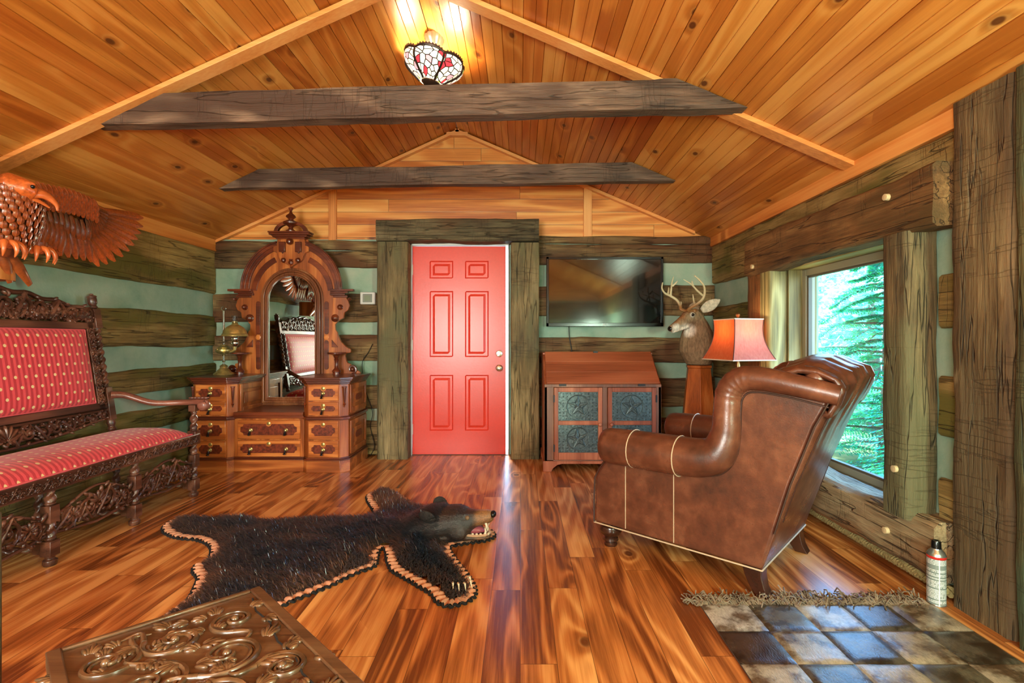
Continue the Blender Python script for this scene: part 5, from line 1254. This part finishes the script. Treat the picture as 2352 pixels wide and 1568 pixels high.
for s in (1, -1):
    g = G(); cols = []
    wp = lambda y, z, x: V((x, EY + s * (y - EY), z))      # drawn for the wing towards the dresser, mirrored for the other
    # leading edge bones
    o = len(g.v); g.tube(spline([wp(2.66, 1.86, EX + .02), wp(2.85, 1.96, EX + .03), wp(3.10, 1.98, EX + .02), wp(3.30, 1.97, EX + .0), wp(3.5, 1.99, EX - .01)], 6), [.055 - .0016 * i for i in range(25)], 10); cols += [feath(.55)] * (len(g.v) - o)
    nr = (1, -.06 * s, 0)
    # primaries fan from the wrist
    wr = (3.17, 1.925)
    tips = [(3.70, 2.02), (3.69, 1.955), (3.665, 1.90), (3.63, 1.85), (3.59, 1.80), (3.54, 1.75), (3.48, 1.70), (3.41, 1.655), (3.34, 1.625), (3.27, 1.60)]
    for i, (ty, tz) in enumerate(tips):
        by = wr[0] + .02 - i * .008; bz = wr[1] + .03 - i * .012
        feather(g, cols, wp(by, bz, EX + .004 - .004 * i), wp(ty, tz, EX - .03 + .004 * i), .029, nr, -.1 + .12 * (i % 2), .95)
    # secondaries hang from the forearm
    for i in range(11):
        by = 3.12 - i * .045; bz = 1.86 - i * .004; L = .24 - i * .004
        feather(g, cols, wp(by, bz, EX + .012 + .002 * i), wp(by + .10 - i * .012, bz - L, EX - .0 + .003 * i), .028, nr, -.05 + .15 * (i % 2), .6)
    # greater coverts, two rows, then scales of lesser coverts
    for i in range(10):
        f = i / 9; a = -.05 - f * 1.15; by, bz = wr[0] - .01 - f * .02, wr[1] + .035 - f * .03
        feather(g, cols, wp(by, bz, EX + .022), wp(by + .17 * math.cos(a), bz + .17 * math.sin(a), EX + .018), .021, nr, -.1 + .2 * (i % 2), .35)
    for i in range(13):
        by = 3.15 - i * .036; bz = 1.875 - .010 * math.sin(i)
        feather(g, cols, wp(by, bz, EX + .030), wp(by + .02, bz - .125, EX + .026), .018, nr, -.1 + .2 * (i % 2), .45)
    for r_ in range(6):
        for i in range(17 - r_):
            by = 3.20 - i * .033 - r_ * .004 - (r_ % 2) * .016; bz = 1.90 + r_ * .017 + .01 * math.sin(i * .4)
            feather(g, cols, wp(by, bz + .03, EX + .034 + r_ * .004), wp(by + .014, bz - .032, EX + .040 + r_ * .004), .0165, nr, .45, .62, .004)
    # ruffle behind the forearm
    for i in range(9):
        by = 2.72 + i * .03
        feather(g, cols, wp(by, 1.80, EX + .05), wp(by + .01, 1.66 - .02 * math.sin(i), EX + .03), .024, nr, .2, .55)
    g.col = cols; g.obj('wing', eagle_m, eg, smooth=50)
g = G()
bd = lambda st: body(g, st, (0, 1, 0))
body(g, [(V((EX + .02, EY, 1.56)), .09, .07), (V((EX + .04, EY, 1.66)), .135, .11), (V((EX + .07, EY, 1.76)), .15, .12), (V((EX + .10, EY - .02, 1.84)), .115, .10), (V((EX + .13, EY - .05, 1.89)), .082, .08), (V((EX + .17, EY - .05, 1.905)), .068, .066), (V((EX + .205, EY - .02, 1.895)), .056, .056), (V((EX + .23, EY + .015, 1.88)), .040, .042)], (0, 1, 0))
for s in (1, -1):
    body(g, [(V((EX + .06, EY + s * .06, 1.72)), .055, .06), (V((EX + .09, EY + s * .08, 1.66)), .048, .05), (V((EX + .115, EY + s * .085, 1.62)), .032, .034)], (0, 1, 0))
    g.ell(V((EX + .205 + s * .036, EY - .01 - s * .026, 1.922)), ((.022, .03, 0), (.014, -.010, 0), (0, 0, .012)), 8, 5)
def eag_col(p):
    p = p + V(eg.location); k = max(0, min(1, (p.x - EX - .13) / .08)) * (1 if p.z > 1.8 else 0); return lerp4(lerp4(c_drk, c_amb, .6 + .5 * noise.noise(p * 14)), c_org, k)
o = g.obj('body', eagle_m, eg); fuse(o, .008, 4, .5, eag_col)
g = G(); cols = []
for r_ in range(10):      # carved breast and neck feathers
    for i in range(13):
        a = -1.5 + 3.0 * i / 12 + (r_ % 2) * .12; z = 1.62 + r_ * .03; R = .155 - abs(r_ - 4) * .006; xx = EX + .035 + r_ * .009
        c = V((xx + R * .82 * math.cos(a), EY + R * math.sin(a), z)); feather(g, cols, c + V((0, 0, .025)), c + V((.006 * math.cos(a), .006 * math.sin(a), -.032)), .016, (math.cos(a), math.sin(a), .2), .15, .5, .004)
g.col = cols; g.obj('breast_feathers', eagle_m, eg, smooth=50)
bk = plain('eagle_beak', C(206, 104, 50), .25, var=.15, scale=20, coat=.4); bd_ = V((.55, .80, -.16)).normalized()
g = G(); b0 = V((EX + .222, EY + .005, 1.885)); ups = V((0, 0, 1))
g.tube(spline([b0, b0 + bd_ * .035 + ups * .006, b0 + bd_ * .07 - ups * .004, b0 + bd_ * .096 - ups * .03, b0 + bd_ * .098 - ups * .058], 5), [.038 - .0017 * i for i in range(21)], 12, flat=.75); g.obj('beak', bk, eg)
g = G(); b1 = b0 - ups * .030; g.tube(spline([b1, b1 + bd_ * .035 - ups * .008, b1 + bd_ * .068 - ups * .024], 5), [.020 - .0014 * i for i in range(11)], 10, flat=.6); g.obj('lower_beak', bk, eg)
for s in (1, -1):
    g = G(); g.ball(V((EX + .215 + s * .042, EY + .0 - s * .030, 1.905)), .010, 10, 6); g.obj('eye', black_g, eg)
    g = G(); c = V((EX + .13, EY + s * .085 + .03, 1.60)); g.tube([V((EX + .12, EY + s * .085, 1.63)), c], [.026, .024], 10)
    for k, (dy, dx) in enumerate(((-.03, .035), (.0, .055), (.03, .05), (.055, .025))):
        p = c + V((.01, dy * .3, .0)); q = [p, p + V((dx * .6, dy * .5, .014)), p + V((dx, dy, .0)), p + V((dx * 1.1, dy * 1.15, -.032)), p + V((dx * .9, dy * 1.1, -.062))]
        g.tube(spline(q, 5), [.0155 * (1 - (i / 20) ** 2.2) + .0015 for i in range(21)], 9)
    g.obj('talons', bk, eg, smooth=60)
g = G()
tl = [V((EX + .02, EY + dy, 1.60)) for dy in (-.06, -.03, 0, .03, .06)]
for p, dy in zip(tl, (-.16, -.08, 0, .08, .16)): g.tube([p, p + V((.0, dy * .5, -.09)), p + V((-.02, dy, -.17))], [.03, .034, .018], 8, flat=.4, nrm=(1, 0, 0))
g.obj('tail', plain('tail_wood', C(150, 74, 32), .3, var=.3, coat=.3), eg)
g = G(); hewn_box(g, -2.94, EX + .02, EY - .03, EY + .15, 1.44, 1.62, 'z', 140, .006, .006, .05, .03); g.obj('bracket_log', wood('bracket_wood', C(130, 70, 26), C(196, 122, 56), C(224, 158, 92), 'z', rings=20, k=1.5), eg, smooth=50)

# ------------------------------------------------------------------ bear skin rug
def FP(px, py): s = (py - 780) / 1.12; return V(((px - 1195) / s, 1150 / s, 0))
OUT = [(371,1220),(378,1208),(400,1197),(447,1193),(507,1194),(578,1192),(638,1199),(721,1195),(804,1190),(840,1190),(857,1181),(841,1150),(846,1137),(877,1126),(907,1131),(926,1142),(959,1163),(1000,1174),(1045,1188),(1095,1205),(1132,1222),(1137,1236),(1115,1246),(1085,1250),(1045,1257),(1035,1263),(1049,1286),(1083,1330),(1095,1357),(1089,1378),(1058,1393),(1026,1397),(1001,1387),(987,1368),(934,1336),(900,1316),(888,1296),(884,1272),(878,1262),(871,1276),(866,1300),(848,1311),(820,1320),(757,1351),(661,1391),(600,1428),(540,1462),(480,1484),(400,1490),(340,1486),(325,1465),(350,1436),(400,1404),(430,1378),(447,1345),(450,1330),(440,1316),(447,1302),(474,1294),(481,1278),(482,1263),(469,1250),(442,1242),(419,1241),(388,1234)]
bl = spline([FP(*p) for p in OUT], 14, True)
# even spacing
tot = sum((bl[i] - bl[i - 1]).length for i in range(len(bl))); NB = 620; res = []; acc = 0; i = 0; step = tot / NB
pp = bl + [bl[0]]; k = 0; nxt = 0
for a, b in zip(pp, pp[1:]):
    L = (b - a).length
    while nxt <= acc + L and len(res) < NB:
        res.append(a.lerp(b, (nxt - acc) / L if L > 0 else 0)); nxt += step
    acc += L
bl = res; NB = len(bl)
area = sum(bl[i - 1].x * bl[i].y - bl[i].x * bl[i - 1].y for i in range(NB)); sgn = 1 if area > 0 else -1
def normal(i, w=3):
    t_ = bl[(i + w) % NB] - bl[i - w]; return V((-t_.y, t_.x, 0)).normalized() * sgn      # inward
inn = [bl[i] + normal(i, 6) * .042 for i in range(NB)]
for _ in range(3): inn = [(inn[i - 1] + inn[i] * 2 + inn[(i + 1) % NB]) / 4 for i in range(NB)]
BEAR = thing('bearskin_rug', 'black bear skin rug with open-mouthed head lying on the wood floor', 'rug', (-1.0, 2.6, 0))
IP = [(p.x, p.y) for p in inn[::2]]
def inside(x, y):
    c = False; j = len(IP) - 1
    for i in range(len(IP)):
        xi, yi = IP[i]; xj, yj = IP[j]
        if (yi > y) != (yj > y) and x < (xj - xi) * (y - yi) / (yj - yi) + xi: c = not c
        j = i
    return c
import numpy as np
IPn = np.array(IP); 
def dist(x, y): return float(np.sqrt(((IPn - (x, y)) ** 2).sum(1).min()))
bx0, by0 = IPn.min(0); bx1, by1 = IPn.max(0); st = .025
nx_, ny_ = int((bx1 - bx0) / st) + 2, int((by1 - by0) / st) + 2
D = {}
for i in range(nx_ + 1):
    for j in range(ny_ + 1):
        x, y = bx0 + i * st, by0 + j * st
        D[i, j] = dist(x, y) * (1 if inside(x, y) else -1)
def hgt(x, y):
    fx, fy = (x - bx0) / st, (y - by0) / st; i, j = int(fx), int(fy)
    if (i, j) not in D or (i + 1, j + 1) not in D: return 0
    a, b = fx - i, fy - j; d = (D[i, j] * (1 - a) + D[i + 1, j] * a) * (1 - b) + (D[i, j + 1] * (1 - a) + D[i + 1, j + 1] * a) * b
    d = max(d, 0); return .008 + .034 * (1 - math.exp(-d / .06)) + .016 * min(1, d / .08) * noise.noise(V((x * 5, y * 9, 2))) + .03 * math.exp(-((x + .62) ** 2 / .05 + (y - 2.86) ** 2 / .03)) * min(1, d / .1)
g = G(); vid = {}
def vv(i, j):
    if (i, j) not in vid: x, y = bx0 + i * st, by0 + j * st; vid[i, j] = len(g.v); g.v.append(V((x, y, hgt(x, y))))
    return vid[i, j]
for i in range(nx_):
    for j in range(ny_):
        if all(D[q] > -.012 for q in ((i, j), (i + 1, j), (i + 1, j + 1), (i, j + 1))): g.f.append((vv(i, j), vv(i + 1, j), vv(i + 1, j + 1), vv(i, j + 1)))
g.obj('skin', plain('skin_dark', C(34, 24, 20), .7), BEAR, smooth=80)
# pleated felt border with a black pinked edge
g = G(); n2 = NB * 2; o = 0
def edge_pt(q): 
    i = int(q) % NB; f = q - int(q); return bl[i].lerp(bl[(i + 1) % NB], f), inn[i].lerp(inn[(i + 1) % NB], f)
for k in range(n2):
    a, b = edge_pt(k / 2); ple = .5 + .5 * math.sin(k * PI / 3.6)
    b2 = b + (b - a) * .35
    g.v += [b2 + V((0, 0, .012)), b.lerp(a, .45) + V((0, 0, .005 + .018 * ple)), a.lerp(b, .12) + V((0, 0, .003 + .016 * ple))]
for k in range(n2):
    for c in range(2):
        p, q = k * 3 + c, ((k + 1) % n2) * 3 + c; g.f.append((p, p + 1, q + 1, q))
g.obj('pleated_border', plain('felt_pink_brown', C(206, 150, 118), .85, var=.15, scale=40), BEAR, smooth=60)
g = G(); pts = []
for k in range(n2 * 1):
    a, b = edge_pt(k / 2); t_ = normal(int(k / 2) % NB); pts.append(a + t_ * (.006 + .007 * math.sin(k * PI / 2.6)) + V((0, 0, .007 + .004 * math.sin(k * PI / 2.6 + 1.2))))
g.tube(pts, .0065, 5, closed=True); g.obj('scalloped_edge', plain('black_felt', C(16, 14, 14), .9), BEAR, smooth=60)
# fur
rg = random.Random(21); fur = G(); fcol = []
fm_ = Mat('bear_fur'); fa_ = fm_.n('ShaderNodeAttribute', attribute_name='Col').outputs[0]
fur_m = fm_.fin(fa_, .33, spec=1.0, sheen=.10); fm_.b.inputs['Specular Tint'].default_value = (.75, .88, 1, 1); fm_.b.inputs['Sheen Tint'].default_value = (.55, .72, 1, 1)
def strand(p, d, L, wd, c):
    s = d.cross(V((rg.uniform(-.3, .3), rg.uniform(-.3, .3), 1))); s.normalize(); s *= wd; o = len(fur.v); m = p + d * L * .55 + V((0, 0, L * .14))
    fur.v += [p - s, p + s, m + s * .7, m - s * .7, p + d * L + V((0, 0, -L * .02))]; fur.f += [(o, o + 1, o + 2, o + 3), (o + 3, o + 2, o + 4)]; fcol.extend([c] * 5)
def furcol(x, y, d):
    k = max(0, min(1, .18 + 1.2 * noise.noise(V((x * 3, y * 6, 7))))) * .55 + max(0, .85 - d / .12) * .8
    k = min(1, max(0, k * rg.uniform(.5, 1.3))); a, b = C(21, 23, 31), C(108, 72, 47); return lerp4(a, b, k)
n_f = 0
while n_f < 60000:
    x, y = rg.uniform(bx0, bx1), rg.uniform(by0, by1)
    i, j = int((x - bx0) / st), int((y - by0) / st)
    d = D[i, j] + .004
    if d < 0: continue
    n_f += 1
    # combed from head to tail, down the legs
    fl_ = V((-1, .12 * math.sin(y * 4), 0))
    if x > -.85 and y < 2.55: fl_ = V((.35, -1, 0))
    elif x > -1.05 and y > 3.12: fl_ = V((-.5, .6, 0))
    fl_ = (fl_.normalized() + V((rg.gauss(0, .3), rg.gauss(0, .3), .34 + rg.random() * .75 + .5 * noise.noise(V((x * 14, y * 14, 3)))))).normalized()
    strand(V((x, y, hgt(x, y) - .003)), fl_, rg.uniform(.026, .062) * (.75 if d < .03 else 1), .0019, furcol(x, y, d))
fur.col = fcol
# head
BH = V((-.355, 2.80, 0)); bf = V((.985, -.17, 0)).normalized(); bs_ = V((-bf.y, bf.x, 0))
def bp(f, s, u): return BH + bf * f + bs_ * s + V((0, 0, u))
g = G()
body(g, [(bp(-.30, .02, .04), .10, .045), (bp(-.22, .01, .065), .115, .07), (bp(-.13, 0, .085), .118, .092), (bp(-.05, 0, .10), .108, .088), (bp(.02, 0, .108), .102, .088), (bp(.058, 0, .112), .088, .078), (bp(.082, 0, .122), .066, .060), (bp(.105, 0, .130), .054, .048), (bp(.145, 0, .137), .048, .041), (bp(.182, 0, .145), .043, .036), (bp(.204, 0, .150), .030, .027)], bs_)
body(g, [(bp(-.10, 0, .04), .10, .04), (bp(.0, 0, .04), .085, .036), (bp(.07, 0, .034), .062, .024), (bp(.13, 0, .032), .046, .015), (bp(.175, 0, .036), .036, .012), (bp(.195, 0, .040), .022, .010)], bs_)
for s in (1, -1): g.ell(bp(.02, s * .075, .075), (bf * .06, bs_ * s * .03, V((0, 0, .05))), 10, 6); g.ell(bp(.055, s * .042, .158), (bf * .03, bs_ * .02, V((0, 0, .014))), 8, 5)
c_blk, c_tan, c_brn = C(24, 20, 20), C(160, 112, 66), C(70, 46, 32)
def bear_col(p):
    p = p + V(BEAR.location); q = p - BH; f = q.dot(bf); c = lerp4(c_blk, c_brn, max(0, min(1, .3 + noise.noise(p * 9))))
    k = max(0, min(1, (f - .10) / .04)); c = lerp4(c, c_tan, k * (.95 if p.z > .1 else .45) * (.6 + .8 * abs(noise.noise(p * 25)))); return c
hide = vcol('bear_face', .34, 130, .8, .9, .4, 0)
o = g.obj('head', hide, BEAR); fuse(o, .006, 5, .5, bear_col)
for f_ in o.data.vertices:        # short hair on skull, long on the neck
    p = f_.co + V(BEAR.location); q = p - BH; f = q.dot(bf)
    if f < .06 and p.z > .01 and rg.random() < .9:
        for _ in range(2 if f < -.06 else 1):
            d = (f_.normal * .55 - bf * .8 + V((rg.gauss(0, .2), rg.gauss(0, .2), rg.gauss(0, .15)))).normalized(); strand(p, d, rg.uniform(.006, .011) if f > -.06 else rg.uniform(.02, .035), .0011, lerp4(c_blk, c_brn, rg.random() * .7))
g = G(); g.ell(bp(.208, 0, .158), (bf * .018, bs_ * .026, V((0, 0, .019))), 12, 8); g.obj('nose', plain('bear_nose', C(16, 15, 16), .25), BEAR)
for s in (1, -1):
    g = G(); g.ball(bp(.078, s * .060, .150), .0125, 12, 8); g.obj('eye', plain('bear_eye', C(120, 96, 70), .05), BEAR)
    g = G(); e0 = bp(-.125, s * .092, .12); dn = (V((0, 0, 1)) * .9 + bs_ * s * .42 - bf * .2).normalized(); wv = bf
    def ear(u, v):
        a = u * PI * 2; r = v; return e0 + wv * (.046 * r * math.cos(a)) + dn * (.040 + .048 * r * math.sin(a)) + (dn.cross(wv)) * s * (.016 * (1 - r * r))
    g.grid(ear, 22, 6); e = g.obj('ear', plain('bear_ear', C(34, 26, 23), .8, var=.4, scale=90), BEAR); m = e.modifiers.new('t', 'SOLIDIFY'); m.thickness = .010
    n0 = len(fur.v)
    for q_ in range(170):
        u, v = rg.random(), math.sqrt(rg.random()); strand(ear(u, max(.3, v)), (dn * .7 + wv * rg.gauss(0, .5) + bs_ * s * rg.gauss(0, .4)).normalized(), rg.uniform(.010, .018), .001, lerp4(c_blk, c_brn, rg.random()))
g = G(); g.ell(bp(.085, 0, .068), (bf * .075, bs_ * .036, V((0, 0, .026))), 14, 8); g.obj('mouth_lining', plain('mouth_pink', C(150, 74, 84), .3), BEAR)
g = G(); g.ell(bp(.115, 0, .062), (bf * .06, bs_ * .020, V((0, 0, .008))), 12, 6); g.obj('tongue', plain('tongue', C(186, 92, 110), .25), BEAR)
g = G(); g.tube([bp(.06, -.05, .05), bp(.12, -.042, .047), bp(.172, -.03, .05), bp(.188, 0, .053), bp(.172, .03, .05), bp(.12, .042, .047), bp(.06, .05, .05)], .007, 6); g.obj('lower_lip', plain('lip', C(196, 160, 130), .4), BEAR)
ivory = plain('ivory', C(236, 226, 200), .25)
for s in (1, -1):
    for f, u0, u1, sp_ in ((.172, .118, .078, .026), (.166, .050, .088, .026)):
        g = G(); g.tube([bp(f, s * sp_, u0), bp(f + .006, s * sp_, (u0 + u1) / 2), bp(f, s * sp_, u1)], [.0075, .0055, .001], 8); g.obj('fang', ivory, BEAR)
g = G()
for k in range(6): g.ell(bp(.186, -.016 + k * .0064, .052), (bf * .003, bs_ * .0036, V((0, 0, .007))), 6, 4)
g.obj('front_teeth', ivory, BEAR)
for s in (1, -1):
    for k in range(3): g = G(); g.ell(bp(.145 - k * .022, s * (.030 + k * .003), .052), (bf * .008, bs_ * .005, V((0, 0, .008))), 6, 4); g.obj('molar', ivory, BEAR)
for (px, py), d in (((1040, 1361), (.18, -1)), ((1052, 1363), (.25, -1)), ((1066, 1362), (.3, -1)), ((1078, 1356), (.4, -1)), ((1075, 1347), (.55, -1))):
    c = FP(px, py) + V((0, 0, .045)); dd = V((d[0], d[1], 0)).normalized() * .04
    g = G(); g.tube([c, c + dd * .5 + V((0, 0, .006)), c + dd + V((0, 0, -.014))], [.0055, .0045, .001], 8); g.obj('claw', ivory, BEAR)
fur.obj('fur', fur_m, BEAR, smooth=0, kind='stuff')

# ------------------------------------------------------------------ carved chest in the lower left corner
CH = thing('carved_table', 'small carved wooden table with scrollwork top in the lower left foreground', 'table', (-.71, .93, 0))
P0 = V((-.709, 1.364, 0)); eu = V((.396, -.376, 0)).normalized(); ev = V((-.314, -.294, 0)).normalized(); TH = .45
def tp(u, v, z): return P0 + eu * u + ev * v + V((0, 0, z))
TL, TW = .80, .425
def rr_(x0, x1, y0, y1, c): return [(x0 + c, y0), (x1 - c, y0), (x1, y0 + c), (x1, y1 - c), (x1 - c, y1), (x0 + c, y1), (x0, y1 - c), (x0, y0 + c)]
g = G(); g.prism(rr_(0, TL, 0, TW, .012), lambda u, v, d: tp(u, v, d), TH - .028, TH - .006); g.prism(rr_(.008, TL - .008, .008, TW - .008, .012), lambda u, v, d: tp(u, v, d), TH - .042, TH - .028)
top = g.obj('table_top', oak_t, CH, bevel=.004)
g = G()
for a, b, c, d in ((.0, TL, .0, .026), (.0, TL, TW - .026, TW), (.0, .012, .026, TW - .026), (TL - .012, TL, .026, TW - .026)): 
    vs = [tp(a, c, TH - .007), tp(b, c, TH - .007), tp(b, d, TH - .007), tp(a, d, TH - .007), tp(a, c, TH + .001), tp(b, c, TH + .001), tp(b, d, TH + .001), tp(a, d, TH + .001)]
    g.add(vs, [(3,2,1,0), (4,5,6,7), (0,1,5,4), (1,2,6,5), (2,3,7,6), (3,0,4,7)])
g.obj('top_border', oak_t, top, bevel=.003)
relief = plain('carved_relief', C(98, 68, 44), .32, var=.45, scale=22, coat=.5, coatr=.2)
g = G(); P = lambda u, v, d: tp(.03 + u, .03 + v, TH - .010 + d); rg = random.Random(12)
big = [(.10, .07, .055, .3, 1), (.10, .19, .062, 2.2, -1), (.10, .31, .06, 4.2, 1), (.235, .125, .075, 1.0, -1), (.24, .265, .075, 3.4, 1), (.36, .06, .055, 2.4, 1), (.365, .19, .07, .2, -1), (.37, .32, .058, 4.6, 1), (.49, .11, .068, 1.2, -1), (.50, .26, .075, 3.0, 1), (.61, .06, .052, 2.5, 1), (.62, .185, .066, .6, -1), (.62, .31, .058, 4.0, 1), (.71, .12, .05, 1.5, -1), (.71, .25, .055, 3.6, 1)]
def fan(u, v, a, L, n=5, wd=.0055, sp=.24):
    for q in range(n):
        an = a + (q - (n - 1) / 2) * sp; leaflet(g, P, (u + .012 * math.cos(an), v + .012 * math.sin(an)), an, L * (1 - .22 * abs(q - (n - 1) / 2)), wd, .0065)
for cu, cv, r, a0, h in big:
    spiral(g, P, (cu, cv), r, a0, 1.3, h, .0075, 34); spiral(g, P, (cu, cv), r * .80, a0 + h * .30, 1.0, h, .0055, 28)
    for q in range(4):
        a = a0 + PI * .35 + h * q * 1.25; fan(cu + r * 1.0 * math.cos(a), cv + r * 1.0 * math.sin(a), a + h * .7, r * .75)
    a = a0 + PI; g.tube(spline([P(cu + r * math.cos(a0), cv + r * math.sin(a0), .004), P(cu + r * 1.5 * math.cos(a0 - h * .4), cv + r * 1.5 * math.sin(a0 - h * .4), .007), P(cu + r * 1.9 * math.cos(a0 - h * .15), cv + r * 1.9 * math.sin(a0 - h * .15), .003)], 6), [.0075 - .0004 * i for i in range(13)], 6)
for q in range(26): fan(rg.uniform(.03, TL - .10), rg.uniform(.02, TW - .09), rg.uniform(0, 2 * PI), rg.uniform(.025, .04), 4, .005, .3)
g.v = [p for p in g.v]; g.obj('top_carving', relief, top, smooth=60)
g = G(); q_ = [(.05, .035), (.12, .05), (.2, .045), (.29, .062), (.36, .055), (.44, .07), (.55, .066)]
g.tube([tp(u, v + .0, TH - .0045) for u, v in q_], .0022, 5); g.obj('crack', plain('crack_dark', C(20, 14, 10), .9), top)
g = G(); fr2 = lambda u, v, d: tp(u, v, d)
for a, b, c, d in ((.03, TL - .03, .03, .05), (.03, TL - .03, TW - .05, TW - .03), (.03, .05, .05, TW - .05), (TL - .05, TL - .03, .05, TW - .05)): g.prism([(a, c), (b, c), (b, d), (a, d)], fr2, TH - .15, TH - .042)
g.obj('apron', oak_t, CH, bevel=.003)
for u in (.05, TL - .05):
    for v in (.05, TW - .05):
        g = G(); g.lathe([(0, 0), (.024, .001), (.028, .015), (.02, .03), (.024, .05), (.018, .07), (.026, .16), (.02, .25), (.026, .28), (.026, .41), (0, .41)], tp(u, v, 0), 14); g.obj('leg', oak_t, CH)
g = G(); kc = tp(.585, -.016, TH - .02); g.lathe_to(tp(.585, .004, TH - .02), tp(.585, -.016, TH - .02), [(.006, 0), (.007, 1)], 10)
g.tube([kc - ev * .004 + eu * (.016 - .0007*i) * math.cos(i * .45) + V((0, 0, (.016 - .0007*i) * math.sin(i * .45))) for i in range(18)], .006, 7); g.obj('scroll_knob', relief, CH)

# ------------------------------------------------------------------ dark post at the left edge of the picture
g = G(); g.box(-1.33, -1.270, 1.17, 1.23, 0, .70)
g.lathe([(.03, .70), (.034, .71), (.028, .73), (.031, .745), (.02, .765), (0, .772)], (-1.30, 1.20, 0), 16)
tag(g.obj('wooden_post', plain('dark_post', C(70, 62, 44), .4, var=.2), bevel=.006), 'slim dark wooden post standing at the very left edge of the picture', 'post')
